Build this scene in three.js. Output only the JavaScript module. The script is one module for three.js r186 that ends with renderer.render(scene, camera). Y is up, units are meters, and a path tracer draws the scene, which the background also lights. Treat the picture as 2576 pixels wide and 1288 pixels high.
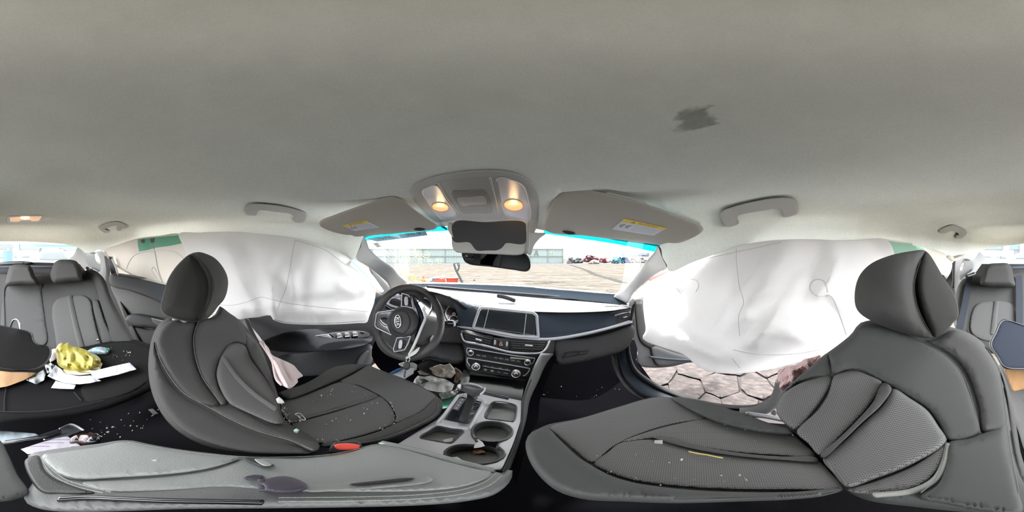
import * as THREE from 'three';
import { mergeGeometries } from 'three/addons/utils/BufferGeometryUtils.js';
import { RoundedBoxGeometry } from 'three/addons/geometries/RoundedBoxGeometry.js';
import { TextGeometry } from 'three/addons/geometries/TextGeometry.js';
import { FontLoader } from 'three/addons/loaders/FontLoader.js';

// ------------------------------------------------------------------ camera, sky, sun, exposure
const F = 900, EYE = 1.1, V3 = THREE.Vector3, PI = Math.PI;
const scene = new THREE.Scene();
const camera = new THREE.PerspectiveCamera(2 * Math.atan(644 / F) * 180 / PI, 2, 0.05, 400);
camera.position.set(0, EYE, 0);
camera.lookAt(0, EYE, -1);
const renderer = new THREE.WebGLRenderer({ antialias: true });
renderer.toneMapping = THREE.LinearToneMapping;
renderer.toneMappingExposure = 3.35;
renderer.shadowMap.enabled = true;
{ // even white overcast, a little brighter overhead
  const w = 64, h = 32, a = new Float32Array(w * h * 4);
  for (let y = 0; y < h; y++) for (let x = 0; x < w; x++) {
    const e = Math.max(0, Math.sin(((y + .5) / h - .5) * PI)), k = 1.9 + .5 * e, i = (y * w + x) * 4;
    a[i] = k * .985; a[i + 1] = k; a[i + 2] = k * 1.02; a[i + 3] = 1;
  }
  const t = new THREE.DataTexture(a, w, h, THREE.RGBAFormat, THREE.FloatType);
  t.mapping = THREE.EquirectangularReflectionMapping; t.magFilter = THREE.LinearFilter; t.needsUpdate = true;
  scene.background = t; scene.environment = t;
}
const sun = new THREE.DirectionalLight(new THREE.Color(1, .99, .97), 3);   // hazy sun ahead of the car
sun.position.set(-2, 14.5, -12); sun.castShadow = true; sun.shadow.radius = 16;
Object.assign(sun.shadow.camera, { left: -12, right: 12, top: 12, bottom: -12, near: 1, far: 60 });
sun.name = 'sun'; scene.add(sun);

// ------------------------------------------------------------------ helpers
let seed = 7;
const rnd = () => { seed = (seed + 0x6d2b79f5) | 0; let t = Math.imul(seed ^ (seed >>> 15), 1 | seed); t = (t + Math.imul(t ^ (t >>> 7), 61 | t)) ^ t; return ((t ^ (t >>> 14)) >>> 0) / 4294967296; };
const lerp = (a, b, t) => a + (b - a) * t, clamp = (x, a, b) => Math.min(b, Math.max(a, x)), sst = (a, b, x) => { const t = clamp((x - a) / (b - a), 0, 1); return t * t * (3 - 2 * t); };
const P = (u, v, d) => new V3((u - 1288) / F * d, EYE + (644 - v) / F * d, -d);
const L = (s) => typeof s === 'string' ? s.trim().split(/\s+/).map((p) => p.split(',').map(Number)) : s;
const yr = (rel) => (u, v) => -rel * F / Math.max(v - 644, 1);           // the level plane at height rel from the eye
// depth from a few [u,v,d]: least squares of 1/d in u and v
let KD = 1;                                              // how far out the doors and side airbags hang
function depth(x) {
  const kd = KD;
  if (typeof x === 'number') return () => x * kd;
  if (typeof x === 'function') return x;
  const p = L(x), n = p.length >= 6 ? 6 : p.length >= 4 ? 4 : 3, c = p.reduce((a, q) => [a[0] + q[0] / p.length, a[1] + q[1] / p.length], [0, 0]);
  const B = (u, v) => { const a = (u - c[0]) / 300, b = (v - c[1]) / 300; return [1, a, b, a * b, a * a, b * b].slice(0, n); };
  const A = Array.from({ length: n }, () => new Array(n + 1).fill(0));
  for (const [u, v, d] of p) { const f = B(u, v); for (let i = 0; i < n; i++) { for (let j = 0; j < n; j++) A[i][j] += f[i] * f[j]; A[i][n] += f[i] / d; } }
  for (let i = 0; i < n; i++) A[i][i] += i < 3 ? 1e-10 : 2e-6;
  for (let i = 0; i < n; i++) {
    let m = i; for (let k = i + 1; k < n; k++) if (Math.abs(A[k][i]) > Math.abs(A[m][i])) m = k;
    [A[i], A[m]] = [A[m], A[i]];
    for (let k = 0; k < n; k++) if (k !== i) { const q = A[k][i] / A[i][i]; for (let j = i; j <= n; j++) A[k][j] -= q * A[i][j]; }
  }
  const w = A.map((r, i) => r[n] / r[i]);
  return (u, v) => kd / Math.max(.05, B(u, v).reduce((s, f, i) => s + f * w[i], 0));
}
const off = (d, k) => { const f = depth(d); return (u, v) => f(u, v) + k; };
function along(pts, n, closed, straight) {     // n points evenly along a curve through pts (px)
  const q = pts.map((p) => new V3(p[0], p[1], p[2] ?? 0));
  let c;
  if (straight) { c = new THREE.CurvePath(); for (let i = 0; i + 1 < q.length + (closed ? 1 : 0); i++) c.add(new THREE.LineCurve3(q[i], q[(i + 1) % q.length])); }
  else c = q.length === 2 ? new THREE.LineCurve3(q[0], q[1]) : new THREE.CatmullRomCurve3(q, closed, 'centripetal');
  const r = [];
  for (let i = 0; i < n; i++) { const p = c.getPointAt(closed ? i / n : i / (n - 1)); r.push(pts[0].length > 2 ? [p.x, p.y, p.z] : [p.x, p.y]); }
  return r;
}
const perim = (p) => p.reduce((s, a, i) => s + Math.hypot(a[0] - p[(i + 1) % p.length][0], a[1] - p[(i + 1) % p.length][1]), 0);
function loop(pts, s, straight) {
  if (!straight) return along(pts, Math.max(10, Math.round(perim(pts) / s)), true);
  const r = [];
  pts.forEach((a, i) => { const b = pts[(i + 1) % pts.length], n = Math.max(1, Math.round(Math.hypot(b[0] - a[0], b[1] - a[1]) / s)); for (let k = 0; k < n; k++) r.push([lerp(a[0], b[0], k / n), lerp(a[1], b[1], k / n)]); });
  return r;
}
const ell = (cu, cv, ru, rv, rot = 0, n = 20) => Array.from({ length: n }, (_, i) => { const a = i / n * 2 * PI, x = Math.cos(a) * ru, y = Math.sin(a) * rv; return [cu + x * Math.cos(rot) - y * Math.sin(rot), cv + x * Math.sin(rot) + y * Math.cos(rot)]; });
function inPoly(p, q) { let r = false; for (let i = 0, j = q.length - 1; i < q.length; j = i++) if ((q[i][1] > p[1]) !== (q[j][1] > p[1]) && p[0] < (q[j][0] - q[i][0]) * (p[1] - q[i][1]) / (q[j][1] - q[i][1]) + q[i][0]) r = !r; return r; }
function edgeDist(p, loops) {
  let m = 1e9;
  for (const q of loops) for (let i = 0; i < q.length; i++) {
    const a = q[i], b = q[(i + 1) % q.length], dx = b[0] - a[0], dy = b[1] - a[1], t = clamp(((p[0] - a[0]) * dx + (p[1] - a[1]) * dy) / (dx * dx + dy * dy + 1e-9), 0, 1), x = a[0] + dx * t - p[0], y = a[1] + dy * t - p[1];
    m = Math.min(m, x * x + y * y);
  }
  return Math.sqrt(m);
}
function delaunay(pts) {
  let x0 = 1e9, x1 = -1e9, y0 = 1e9, y1 = -1e9;
  for (const [x, y] of pts) { x0 = Math.min(x0, x); x1 = Math.max(x1, x); y0 = Math.min(y0, y); y1 = Math.max(y1, y); }
  const k = Math.max(x1 - x0, y1 - y0) * 20 + 10, n = pts.length, q = [...pts, [x0 - k, y0 - k], [x1 + k, y0 - k], [(x0 + x1) / 2, y1 + k]];
  const tri = (a, b, c) => { const [ax, ay] = q[a], bx = q[b][0] - ax, by = q[b][1] - ay, cx = q[c][0] - ax, cy = q[c][1] - ay, d = 2 * (bx * cy - by * cx) || 1e-12, x = (cy * (bx * bx + by * by) - by * (cx * cx + cy * cy)) / d, y = (bx * (cx * cx + cy * cy) - cx * (bx * bx + by * by)) / d; return [a, b, c, ax + x, ay + y, x * x + y * y]; };
  const order = pts.map((_, i) => i).sort((a, b) => pts[a][0] - pts[b][0]), done = [];
  let T = [tri(n, n + 1, n + 2)];
  for (const i of order) {
    const [px, py] = q[i], E = new Map(), keep = [];
    for (const t of T) {
      const dx = px - t[3], dy = py - t[4];
      if (dx > 0 && dx * dx > t[5]) { done.push(t); continue; }
      if (dx * dx + dy * dy >= t[5]) { keep.push(t); continue; }
      for (const [a, b] of [[t[0], t[1]], [t[1], t[2]], [t[2], t[0]]]) { const h = Math.min(a, b) * 100003 + Math.max(a, b); if (E.has(h)) E.set(h, null); else E.set(h, [a, b]); }
    }
    for (const e of E.values()) if (e) keep.push(tri(e[0], e[1], i));
    T = keep;
  }
  return [...done, ...T].filter((t) => t[0] < n && t[1] < n && t[2] < n);
}
function geo(pos, uv, idx) {
  const g = new THREE.BufferGeometry();
  g.setAttribute('position', new THREE.Float32BufferAttribute(pos, 3));
  g.setAttribute('uv', new THREE.Float32BufferAttribute(uv, 2));
  g.setIndex(idx); g.computeVertexNormals();
  return g;
}
// planar uv in metres on the piece's own mean plane
function planar(front, tris) {
  const n = new V3(), a = new V3(), b = new V3();
  for (const t of tris) { a.subVectors(front[t[1]], front[t[0]]); b.subVectors(front[t[2]], front[t[0]]); n.add(a.cross(b)); }
  n.normalize();
  const e1 = Math.abs(n.y) > .95 ? new V3(1, 0, 0) : new V3(0, 1, 0).cross(n).normalize(), e2 = n.clone().cross(e1);
  return (p) => [p.dot(e1), p.dot(e2)];
}
/* A solid with a free outline (px): d depth, b how far it swells towards the viewer over r px from the edge, t thickness behind, f(u,v,edge) extra swell. */
function cushion(outline, o = {}) {
  const d = depth(o.d), b = o.b ?? .012, r = o.r ?? 10, t = o.t ?? .04, base = L(outline), per = perim(base);
  let x0 = 1e9, x1 = -1e9, y0 = 1e9, y1 = -1e9;
  for (const [x, y] of base) { x0 = Math.min(x0, x); x1 = Math.max(x1, x); y0 = Math.min(y0, y); y1 = Math.max(y1, y); }
  const s = o.s ?? Math.max(1.2, Math.min(per / 110, Math.sqrt((x1 - x0) * (y1 - y0)) / 11)), hs = (o.holes ?? []).map(L);
  const loops = [loop(base, s * .7, o.hard), ...hs.map((h) => loop(h, s * .7, o.hard))], pts = loops.flat(), nb = pts.length;
  const inside = (p) => inPoly(p, loops[0]) && !loops.slice(1).some((h) => inPoly(p, h)), D = new Array(nb).fill(0);
  const tryPt = (p, least) => { if (!inside(p)) return; const e = edgeDist(p, loops); if (e >= least) { pts.push(p); D.push(e); } };
  const rings = b > 0 ? [.1, .38, .8].map((k) => k * r) : [];
  for (const ring of rings) if (ring > .25) for (const q of loops) q.forEach((p, i) => {
    if (ring > r * .5 && i % 2) return;
    const a = q[(i + q.length - 1) % q.length], c = q[(i + 1) % q.length], l = Math.hypot(c[0] - a[0], c[1] - a[1]) || 1, nx = -(c[1] - a[1]) / l, ny = (c[0] - a[0]) / l;
    for (const sg of [1, -1]) tryPt([p[0] + nx * ring * sg, p[1] + ny * ring * sg], ring * .93);
  });
  const skip = b > 0 ? r : 0;
  for (let y = y0, j = 0; y < y1; y += s * .87, j++) for (let x = x0 + (j % 2 ? s / 2 : 0); x < x1; x += s) tryPt([x + (rnd() - .5) * s * .15, y + (rnd() - .5) * s * .15], Math.max(s * .5, skip * .95 < 4 * s ? skip * .95 : s * .5));
  const T = delaunay(pts).filter((k) => { const c = [(pts[k[0]][0] + pts[k[1]][0] + pts[k[2]][0]) / 3, (pts[k[0]][1] + pts[k[1]][1] + pts[k[2]][1]) / 3]; return inside(c); });
  const rise = (e) => b * Math.sqrt(Math.max(0, 1 - (1 - Math.min(e / r, 1)) ** 2));
  const front = pts.map(([u, v], i) => P(u, v, d(u, v) - rise(D[i]) - (o.f ? o.f(u, v, D[i]) : 0))), back = pts.map(([u, v]) => P(u, v, d(u, v) + t));
  const tris = T.map((k) => { const [a, b2, c] = k, z = (pts[b2][0] - pts[a][0]) * (pts[c][1] - pts[a][1]) - (pts[b2][1] - pts[a][1]) * (pts[c][0] - pts[a][0]); return z > 0 ? [a, c, b2] : [a, b2, c]; });
  const map = planar(front, tris), pos = [], uv = [], idx = [], n = pts.length;
  const put = (p) => { pos.push(p.x, p.y, p.z); uv.push(...map(p)); return pos.length / 3 - 1; };
  front.forEach(put); back.forEach(put);
  for (const [a, b2, c] of tris) { idx.push(a, b2, c); idx.push(a + n, c + n, b2 + n); }
  let at = 0;
  for (const q of loops) {
    const m = q.length, fr = [], bk = [];
    for (let i = 0; i < m; i++) { fr.push(b > 0 && !o.sharp ? at + i : put(front[at + i])); bk.push(put(back[at + i])); }
    let area = 0; for (let i = 0; i < m; i++) { const a = q[i], c = q[(i + 1) % m]; area += a[0] * c[1] - c[0] * a[1]; }
    const flip = (area > 0) !== (at > 0);
    for (let i = 0; i < m; i++) { const j = (i + 1) % m; if (flip) idx.push(fr[i], fr[j], bk[i], fr[j], bk[j], bk[i]); else idx.push(fr[i], bk[i], fr[j], fr[j], bk[i], bk[j]); }
    at += m;
  }
  return geo(pos, uv, idx);
}
/* A solid skin lofted through rails (px polylines, top to bottom): uv runs in metres along and across it. */
function sheet(rails, o = {}) {
  const d = o.d === undefined ? null : depth(o.d), n = o.n ?? 40, m = o.m ?? 12, t = o.t ?? .02, b = o.b ?? 0;
  const R = o.asIs ? rails : rails.map((r) => along(L(r).map((p) => [p[0], p[1], p[2] ?? d(p[0], p[1])]), n, false, o.straight));
  const G = [];
  for (let j = 0; j < m; j++) { G.push([]); }
  for (let i = 0; i < n; i++) {
    const q = R.map((r) => new V3(...r[i])), c = q.length === 2 ? new THREE.LineCurve3(q[0], q[1]) : new THREE.CatmullRomCurve3(q, false, 'centripetal');
    for (let j = 0; j < m; j++) { const w = b ? (1 - Math.cos(PI * j / (m - 1))) / 2 : j / (m - 1), p = c.getPoint(w); const h = b * Math.sqrt(Math.max(0, 1 - (2 * w - 1) ** 2)) + (o.f ? o.f(p.x, p.y, i / (n - 1), w) : 0); G[j].push([p.x, p.y, (d && o.on ? d(p.x, p.y) : p.z) - h, p.z]); }
  }
  const pos = [], uv = [], idx = [], put = (p, a) => { pos.push(p.x, p.y, p.z); uv.push(a[0], a[1]); return pos.length / 3 - 1; };
  const fr = G.map((r) => r.map((p) => P(p[0], p[1], p[2]))), UV = fr.map((r) => r.map(() => [0, 0]));
  for (let j = 0; j < m; j++) for (let i = 0; i < n; i++) { if (o.unit) { UV[j][i] = [i / (n - 1), 1 - j / (m - 1)]; continue; } if (i) UV[j][i][0] = UV[j][i - 1][0] + fr[j][i].distanceTo(fr[j][i - 1]); if (j) UV[j][i][1] = UV[j - 1][i][1] - fr[j][i].distanceTo(fr[j - 1][i]); }
  const A = fr.map((r, j) => r.map((p, i) => put(p, UV[j][i]))), Bk = G.map((r, j) => r.map((p, i) => put(P(p[0], p[1], (o.follow ? p[2] : p[3]) + t), UV[j][i])));
  const quad = (a, b2, c, e) => idx.push(a, b2, c, a, c, e);
  for (let j = 0; j + 1 < m; j++) for (let i = 0; i + 1 < n; i++) { quad(A[j][i], A[j + 1][i], A[j + 1][i + 1], A[j][i + 1]); quad(Bk[j][i], Bk[j][i + 1], Bk[j + 1][i + 1], Bk[j + 1][i]); }
  const rim = (la, lb) => { const a = b ? la : la.map((k) => put(new V3(pos[k * 3], pos[k * 3 + 1], pos[k * 3 + 2]), [uv[k * 2], uv[k * 2 + 1]])), c = lb.map((k) => put(new V3(pos[k * 3], pos[k * 3 + 1], pos[k * 3 + 2]), [uv[k * 2], uv[k * 2 + 1]])); for (let i = 0; i + 1 < a.length; i++) quad(a[i], a[i + 1], c[i + 1], c[i]); };
  rim(A[0], Bk[0]); rim([...A[m - 1]].reverse(), [...Bk[m - 1]].reverse());
  rim(A.map((r) => r[0]).reverse(), Bk.map((r) => r[0]).reverse()); rim(A.map((r) => r[n - 1]), Bk.map((r) => r[n - 1]));
  return geo(pos, uv, idx);
}
/* A round or flattened bar along px points; rad metres across, flat = thickness towards the viewer over width. */
function tube(pts, o = {}) {
  const d = o.d === undefined ? null : depth(o.d), p0 = L(pts).map((p) => [p[0], p[1], p[2] ?? d(p[0], p[1])]), n = o.n ?? Math.max(8, Math.round(perim(p0) / 9)), k = o.k ?? 8, flat = o.flat ?? 1, rad = o.rad ?? .003;
  const q = along(p0, n, o.closed, o.straight).map((p) => P(d && o.on ? p[0] : p[0], p[1], d && o.on ? d(p[0], p[1]) : p[2])), pos = [], uv = [], idx = [], eye = new V3(0, EYE, 0);
  let len = 0; const rings = [];
  const ring = (c, Tn, r, l) => { const N = eye.clone().sub(c); N.addScaledVector(Tn, -N.dot(Tn)).normalize(); const B = new V3().crossVectors(Tn, N), at = pos.length / 3; for (let j = 0; j < k; j++) { const a = j / k * 2 * PI, p = c.clone().addScaledVector(B, Math.cos(a) * r).addScaledVector(N, Math.sin(a) * r * flat); pos.push(p.x, p.y, p.z); uv.push(l, j / k * 2 * PI * r); } rings.push(at); };
  for (let i = 0; i < n; i++) {
    const a = q[o.closed ? (i + n - 1) % n : Math.max(0, i - 1)], c = q[o.closed ? (i + 1) % n : Math.min(n - 1, i + 1)], Tn = c.clone().sub(a).normalize(), r = typeof rad === 'function' ? rad(i / (n - 1)) : rad;
    if (i) len += q[i].distanceTo(q[i - 1]);
    if (!o.closed && i === 0) { ring(q[0].clone().addScaledVector(Tn, -r * .6), Tn, r * .08, 0); ring(q[0].clone().addScaledVector(Tn, -r * .45), Tn, r * .7, 0); }
    ring(q[i], Tn, r, len);
    if (!o.closed && i === n - 1) { ring(q[i].clone().addScaledVector(Tn, r * .45), Tn, r * .7, len); ring(q[i].clone().addScaledVector(Tn, r * .6), Tn, r * .08, len); }
  }
  const m = rings.length;
  for (let i = 0; i + 1 < m + (o.closed ? 1 : 0); i++) for (let j = 0; j < k; j++) { const a = rings[i] + j, b = rings[i] + (j + 1) % k, c = rings[(i + 1) % m] + j, e = rings[(i + 1) % m] + (j + 1) % k; idx.push(a, c, b, b, c, e); }
  return geo(pos, uv, idx);
}
// a thin flat slab between four px corners (top-left, top-right, bottom-right, bottom-left), uv 0..1
function slab(c, o = {}) { const [a, b, e, f] = L(c); return sheet([[a, b], [f, e]], { n: o.n ?? 6, m: o.m ?? 4, t: o.t ?? .002, d: o.d, unit: true, straight: true, on: o.on ?? true, f: o.f, b: o.b }); }
const join = (list) => mergeGeometries(list.map((g) => { const h = g.index ? g.toNonIndexed() : g.clone(); for (const k of Object.keys(h.attributes)) if (!['position', 'normal', 'uv'].includes(k)) h.deleteAttribute(k); return h; }));
const box = (w, h, l, r = 0) => r ? new RoundedBoxGeometry(w, h, l, 2, r) : new THREE.BoxGeometry(w, h, l);

// ------------------------------------------------------------------ things, parts, structure
const seen = {}, groups = [];
const numbered = (name) => { const n = seen[name] = (seen[name] ?? -1) + 1; return n ? name + '_' + String(n).padStart(3, '0') : name; };
const shade = (m) => { m.castShadow = m.receiveShadow = true; return m; };
function tag(o, label, category, group) { if (label) o.userData.label = label; if (category) o.userData.category = category; if (group) o.userData.group = group; return o; }
function T(name, label, category, group) { const g = new THREE.Group(); g.name = numbered(name); scene.add(g); groups.push(g); return tag(g, label, category, group); }
function A(parent, name, g, m, label) { const o = shade(new THREE.Mesh(g, m)); o.name = name; parent.add(o); if (label) o.userData.label = label; return o; }
function own(o) { const g = o.geometry; g.computeBoundingBox(); const b = g.boundingBox, c = new V3((b.min.x + b.max.x) / 2, b.min.y, (b.min.z + b.max.z) / 2); g.translate(-c.x, -c.y, -c.z); o.position.copy(c); return o; }
function S(name, g, m, label, category, group) { const o = own(shade(new THREE.Mesh(g, m))); o.name = numbered(name); scene.add(o); return tag(o, label, category, group); }
function K(name, g, m, label) { const o = shade(new THREE.Mesh(g, m)); o.name = numbered(name); o.userData.kind = 'structure'; if (label) o.userData.label = label; scene.add(o); return o; }
function settle() { for (const g of groups) { const b = new THREE.Box3().setFromObject(g), c = new V3((b.min.x + b.max.x) / 2, b.min.y, (b.min.z + b.max.z) / 2); g.position.copy(c); for (const k of g.children) k.position.sub(c); } }

// ------------------------------------------------------------------ textures and materials
const hash = (x, y) => { let h = Math.imul(x | 0, 374761393) + Math.imul(y | 0, 668265263) | 0; h = Math.imul(h ^ (h >>> 13), 1274126177); return ((h ^ (h >>> 16)) >>> 0) / 4294967296; };
const vn = (x, y, p) => { const i = Math.floor(x), j = Math.floor(y), a = x - i, b = y - j, s = a * a * (3 - 2 * a), t = b * b * (3 - 2 * b), w = (k) => ((k % p) + p) % p; return lerp(lerp(hash(w(i), w(j)), hash(w(i + 1), w(j)), s), lerp(hash(w(i), w(j + 1)), hash(w(i + 1), w(j + 1)), s), t); };
const fbm = (x, y, p, o = 4) => { let s = 0, a = .5, n = 0; for (let i = 0; i < o; i++) { s += a * vn(x, y, p); n += a; x *= 2; y *= 2; p *= 2; a *= .5; } return s / n; };
function tex(n, size, fn, color = true) {      // square tile of n px that covers size metres; fn(x,y in 0..1) -> grey or [r,g,b] 0..1
  const a = new Uint8Array(n * n * 4);
  for (let y = 0; y < n; y++) for (let x = 0; x < n; x++) { const c = fn(x / n, y / n), i = (y * n + x) * 4; for (let k = 0; k < 3; k++) a[i + k] = clamp(255 * (c.length ? c[k] : c), 0, 255); a[i + 3] = 255; }
  const t = new THREE.DataTexture(a, n, n); t.wrapS = t.wrapT = THREE.RepeatWrapping; t.magFilter = THREE.LinearFilter; t.repeat.set(1 / size, 1 / size); if (color) t.colorSpace = THREE.SRGBColorSpace; t.needsUpdate = true;
  return t;
}
function canvasTex(w, h, draw) { const c = document.createElement('canvas'); c.width = w; c.height = h; const x = c.getContext('2d'); draw(x, w, h); const t = new THREE.CanvasTexture(c); t.colorSpace = THREE.SRGBColorSpace; t.magFilter = THREE.LinearFilter; return t; }
const C = (x) => typeof x === 'number' ? new THREE.Color().setRGB(x, x, x) : Array.isArray(x) ? new THREE.Color().setRGB(...x) : new THREE.Color(x);
const mat = (c, rough = .7, o = {}) => new THREE.MeshPhysicalMaterial({ color: C(c), roughness: rough, side: THREE.DoubleSide, ...o });
const fine = tex(256, .12, (x, y) => .5 + .5 * (fbm(x * 32, y * 32, 32, 3) - .5), false);
const twill = tex(128, .02, (x, y) => .5 + .25 * Math.sin(2 * PI * (x * 12 + y * 12)) + .25 * Math.sin(2 * PI * (x * 24 - y * 6)), false);
const grain = tex(256, .06, (x, y) => { const a = fbm(x * 24, y * 24, 24, 2), b = Math.abs(a - .5) * 3; return clamp(b, 0, 1); }, false);
const knit = (lo, hi, size) => tex(128, size, (x, y) => { const j = Math.floor(y * 4), fx = ((x * 4 + (j % 2) * .5) % 1) - .5, fy = (y * 4 % 1) - .5, h = Math.exp(-(fx * fx * 14 + fy * fy * 26)); return lerp(hi, lo, h) + .05 * (hash(x * 128, y * 128) - .5); });
const knitBump = tex(128, .028, (x, y) => { const j = Math.floor(y * 4), fx = ((x * 4 + (j % 2) * .5) % 1) - .5, fy = (y * 4 % 1) - .5; return 1 - Math.exp(-(fx * fx * 14 + fy * fy * 26)); }, false);
const mottle = (base, amp, size, n = 256, p = 8) => tex(n, size, (x, y) => { const k = 1 + amp * (fbm(x * p, y * p, p, 5) - .5) + amp * .35 * (hash(x * n, y * n) - .5); return base.map((c) => c * k); });
const M = {
  seat: mat([.088, .088, .087], .95, { specularIntensity: .35, bumpMap: twill, bumpScale: .0006, sheen: .12, sheenColor: C(.25), sheenRoughness: .6 }),
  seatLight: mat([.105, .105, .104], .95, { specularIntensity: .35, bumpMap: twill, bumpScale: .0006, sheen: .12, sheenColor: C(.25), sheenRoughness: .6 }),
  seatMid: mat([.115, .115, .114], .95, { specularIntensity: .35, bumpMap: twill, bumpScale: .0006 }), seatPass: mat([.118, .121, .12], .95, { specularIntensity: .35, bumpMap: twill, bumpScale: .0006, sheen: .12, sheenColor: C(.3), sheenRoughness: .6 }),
  knit: mat(1, .95, { map: knit(.22, .44, .022), specularIntensity: .3 }), knitPass: mat(1, .95, { map: knit(.19, .52, .02), specularIntensity: .3 }),
  rear: mat([.07, .07, .07], .95, { specularIntensity: .25, bumpMap: twill, bumpScale: .0006 }), rearLight: mat([.085, .085, .085], .95, { specularIntensity: .25, bumpMap: twill, bumpScale: .0006 }), rearKnit: mat(1, .95, { map: knit(.15, .36, .03), specularIntensity: .2 }),
  stripe: mat([.09, .09, .09], .9), stitch: mat([.2, .2, .19], .9), stitchDark: mat([.06, .06, .058], .9), seam: mat(.02, .95),
  plastic: mat([.03, .031, .034], .55, { bumpMap: grain, bumpScale: .0004 }), plasticSoft: mat([.045, .045, .048], .65, { bumpMap: grain, bumpScale: .0005 }),
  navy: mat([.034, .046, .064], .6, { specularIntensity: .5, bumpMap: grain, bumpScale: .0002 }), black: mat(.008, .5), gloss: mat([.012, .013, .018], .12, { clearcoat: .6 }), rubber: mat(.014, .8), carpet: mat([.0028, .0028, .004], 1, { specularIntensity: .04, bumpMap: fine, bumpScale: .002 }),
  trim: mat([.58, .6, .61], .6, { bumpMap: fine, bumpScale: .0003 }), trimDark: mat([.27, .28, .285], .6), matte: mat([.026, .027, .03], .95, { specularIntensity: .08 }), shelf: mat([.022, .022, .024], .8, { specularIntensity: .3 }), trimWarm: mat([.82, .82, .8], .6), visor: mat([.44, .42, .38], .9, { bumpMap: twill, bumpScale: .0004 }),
  housing: mat([.42, .42, .4], .55), chrome: mat([.75, .76, .8], .22, { metalness: 1 }), silver: mat([.5, .51, .56], .35, { metalness: .25 }), paintSilver: mat([.5, .5, .53], .4),
  console: mat([.45, .45, .47], .42, { bumpMap: fine, bumpScale: .0002 }), leather: mat([.3, .31, .31], .6, { bumpMap: grain, bumpScale: .0007 }), white: mat(.6, .7), mark: mat(.7, .7),
  glass: mat(1, .0, { transmission: 1, thickness: 0, ior: 1.45, specularIntensity: .5 }), tint: mat([.05, .62, .72], 0, { transmission: 1, thickness: 0, specularIntensity: .3 }),
  paper: mat([.5, .51, .57], .8), brown: mat([.36, .2, .085], .8),
};
// ------------------------------------------------------------------ the cabin shell
const knots = (k) => (u) => { let i = 0; while (i < k.length - 2 && u > k[i + 1][0]) i++; return lerp(k[i][1], k[i + 1][1], sst(k[i][0], k[i + 1][0], u)); };
const dmax = knots(L('-80,4.2 0,4.1 150,4.1 235,3.5 350,3.1 600,2.75 800,2.75 905,2.6 1000,2.3 1288,2.1 1500,2 1665,2 1900,2.05 2150,2.1 2300,2.4 2420,3.3 2500,4 2660,4.2'));
const ceil = (u, v) => { const a = .615 / Math.sin(clamp((644 - v) / 410, .02, PI / 2)), m = dmax(u); return (a ** -8 + m ** -8) ** -.125; };
const edgePts = L('-70,608 0,608 60,608 120,611 170,616 200,625 216,636 232,634 248,628 263,632 300,618 345,604 400,597 450,593 540,587 600,587 660,591 740,602 800,618 850,638 884,655 895,648 905,622 920,598 990,588 1070,574 1180,566 1290,566 1380,582 1450,590 1560,606 1640,618 1655,623 1668,655 1684,682 1692,683 1740,661 1800,640 1850,626 1900,616 1980,608 2080,607 2200,607 2260,612 2340,628 2385,645 2404,651 2430,643 2449,652 2465,632 2494,624 2535,618 2576,613 2650,606');
{
  const pockets = ['1372,568 1386,515 1404,476 1418,466 1446,459 1504,460 1555,474 1650,512 1770,566 1740,590 1640,600 1480,580 1380,572', '806,556 880,522 935,501 972,491 996,491 1020,505 1060,535 1098,566 1060,574 940,582 830,578'].map(L), sunk = (u, v) => { for (const q of pockets) if (inPoly([u, v], q)) return .075 * sst(0, 9, edgeDist([u, v], [q])); return 0; };   // moulded pockets the visors fold into
  const N = 560, curve = along(edgePts, 3000, false), edge = Array.from({ length: N }, (_, i) => { const u = lerp(-70, 2650, i / (N - 1)); let k = 0; while (k < 2998 && curve[k + 1][0] < u) k++; return [u, lerp(curve[k][1], curve[k + 1][1], clamp((u - curve[k][0]) / (curve[k + 1][0] - curve[k][0] || 1), 0, 1))]; });
  const rails = Array.from({ length: 81 }, (_, j) => edge.map(([u, v]) => { const y = lerp(-70, v, j / 80); return [u, y, ceil(u, y) + sunk(u, y)]; }));
  // woven cloth with one dark water stain
  const W = 2048, H = 1024, a = new Uint8Array(W * H * 4);
  for (let y = 0; y < H; y++) for (let x = 0; x < W; x++) {
    const U = -70 + 2720 * x / W, V = -70 + 729 * y / H, i = ((H - 1 - y) * W + x) * 4;
    const k = 1 + .05 * (fbm(x * .012, y * .012, 64, 4) - .5) + .08 * (hash(x, y) - .5) + .05 * (((x >> 1) + (y >> 1)) % 2 - .5);
    const ex = (U - 1745) / 62, ey = (V - 300) / 34, st = 1 - .27 * sst(1.05, .5, Math.hypot(ex, ey) + 1.1 * (fbm(x * .035, y * .06, 256, 4) - .5)) * (.75 + .5 * fbm(x * .05, y * .05, 256, 3));
    [236, 240, 234].forEach((c, j) => a[i + j] = clamp(c * k * st, 0, 255)); a[i + 3] = 255;
  }
  const t = new THREE.DataTexture(a, W, H); t.colorSpace = THREE.SRGBColorSpace; t.magFilter = THREE.LinearFilter; t.generateMipmaps = true; t.needsUpdate = true;
  K('ceiling', sheet(rails, { n: N, m: 121, t: .03, unit: true, follow: true, asIs: true }), mat(1, .95, { map: t }), 'grey woven headliner with one dark stain');
  K('ceiling', new RoundedBoxGeometry(4.44, .03, 1.93, 2, .01).rotateX(.16).translate(0, EYE + .35, .33), mat([.78, .78, .74], .95), 'rear end of the grey headliner');
}
const ground = mottle([.36, .342, .316], .36, 5, 512, 12);
K('ground', new THREE.BoxGeometry(240, .2, 160).translate(0, -.1, -60), mat(1, 1, { specularIntensity: 0, map: (() => { const t = ground.clone(); t.repeat.set(60, 40); return t; })() }), 'pale cracked tarmac of the yard');
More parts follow.
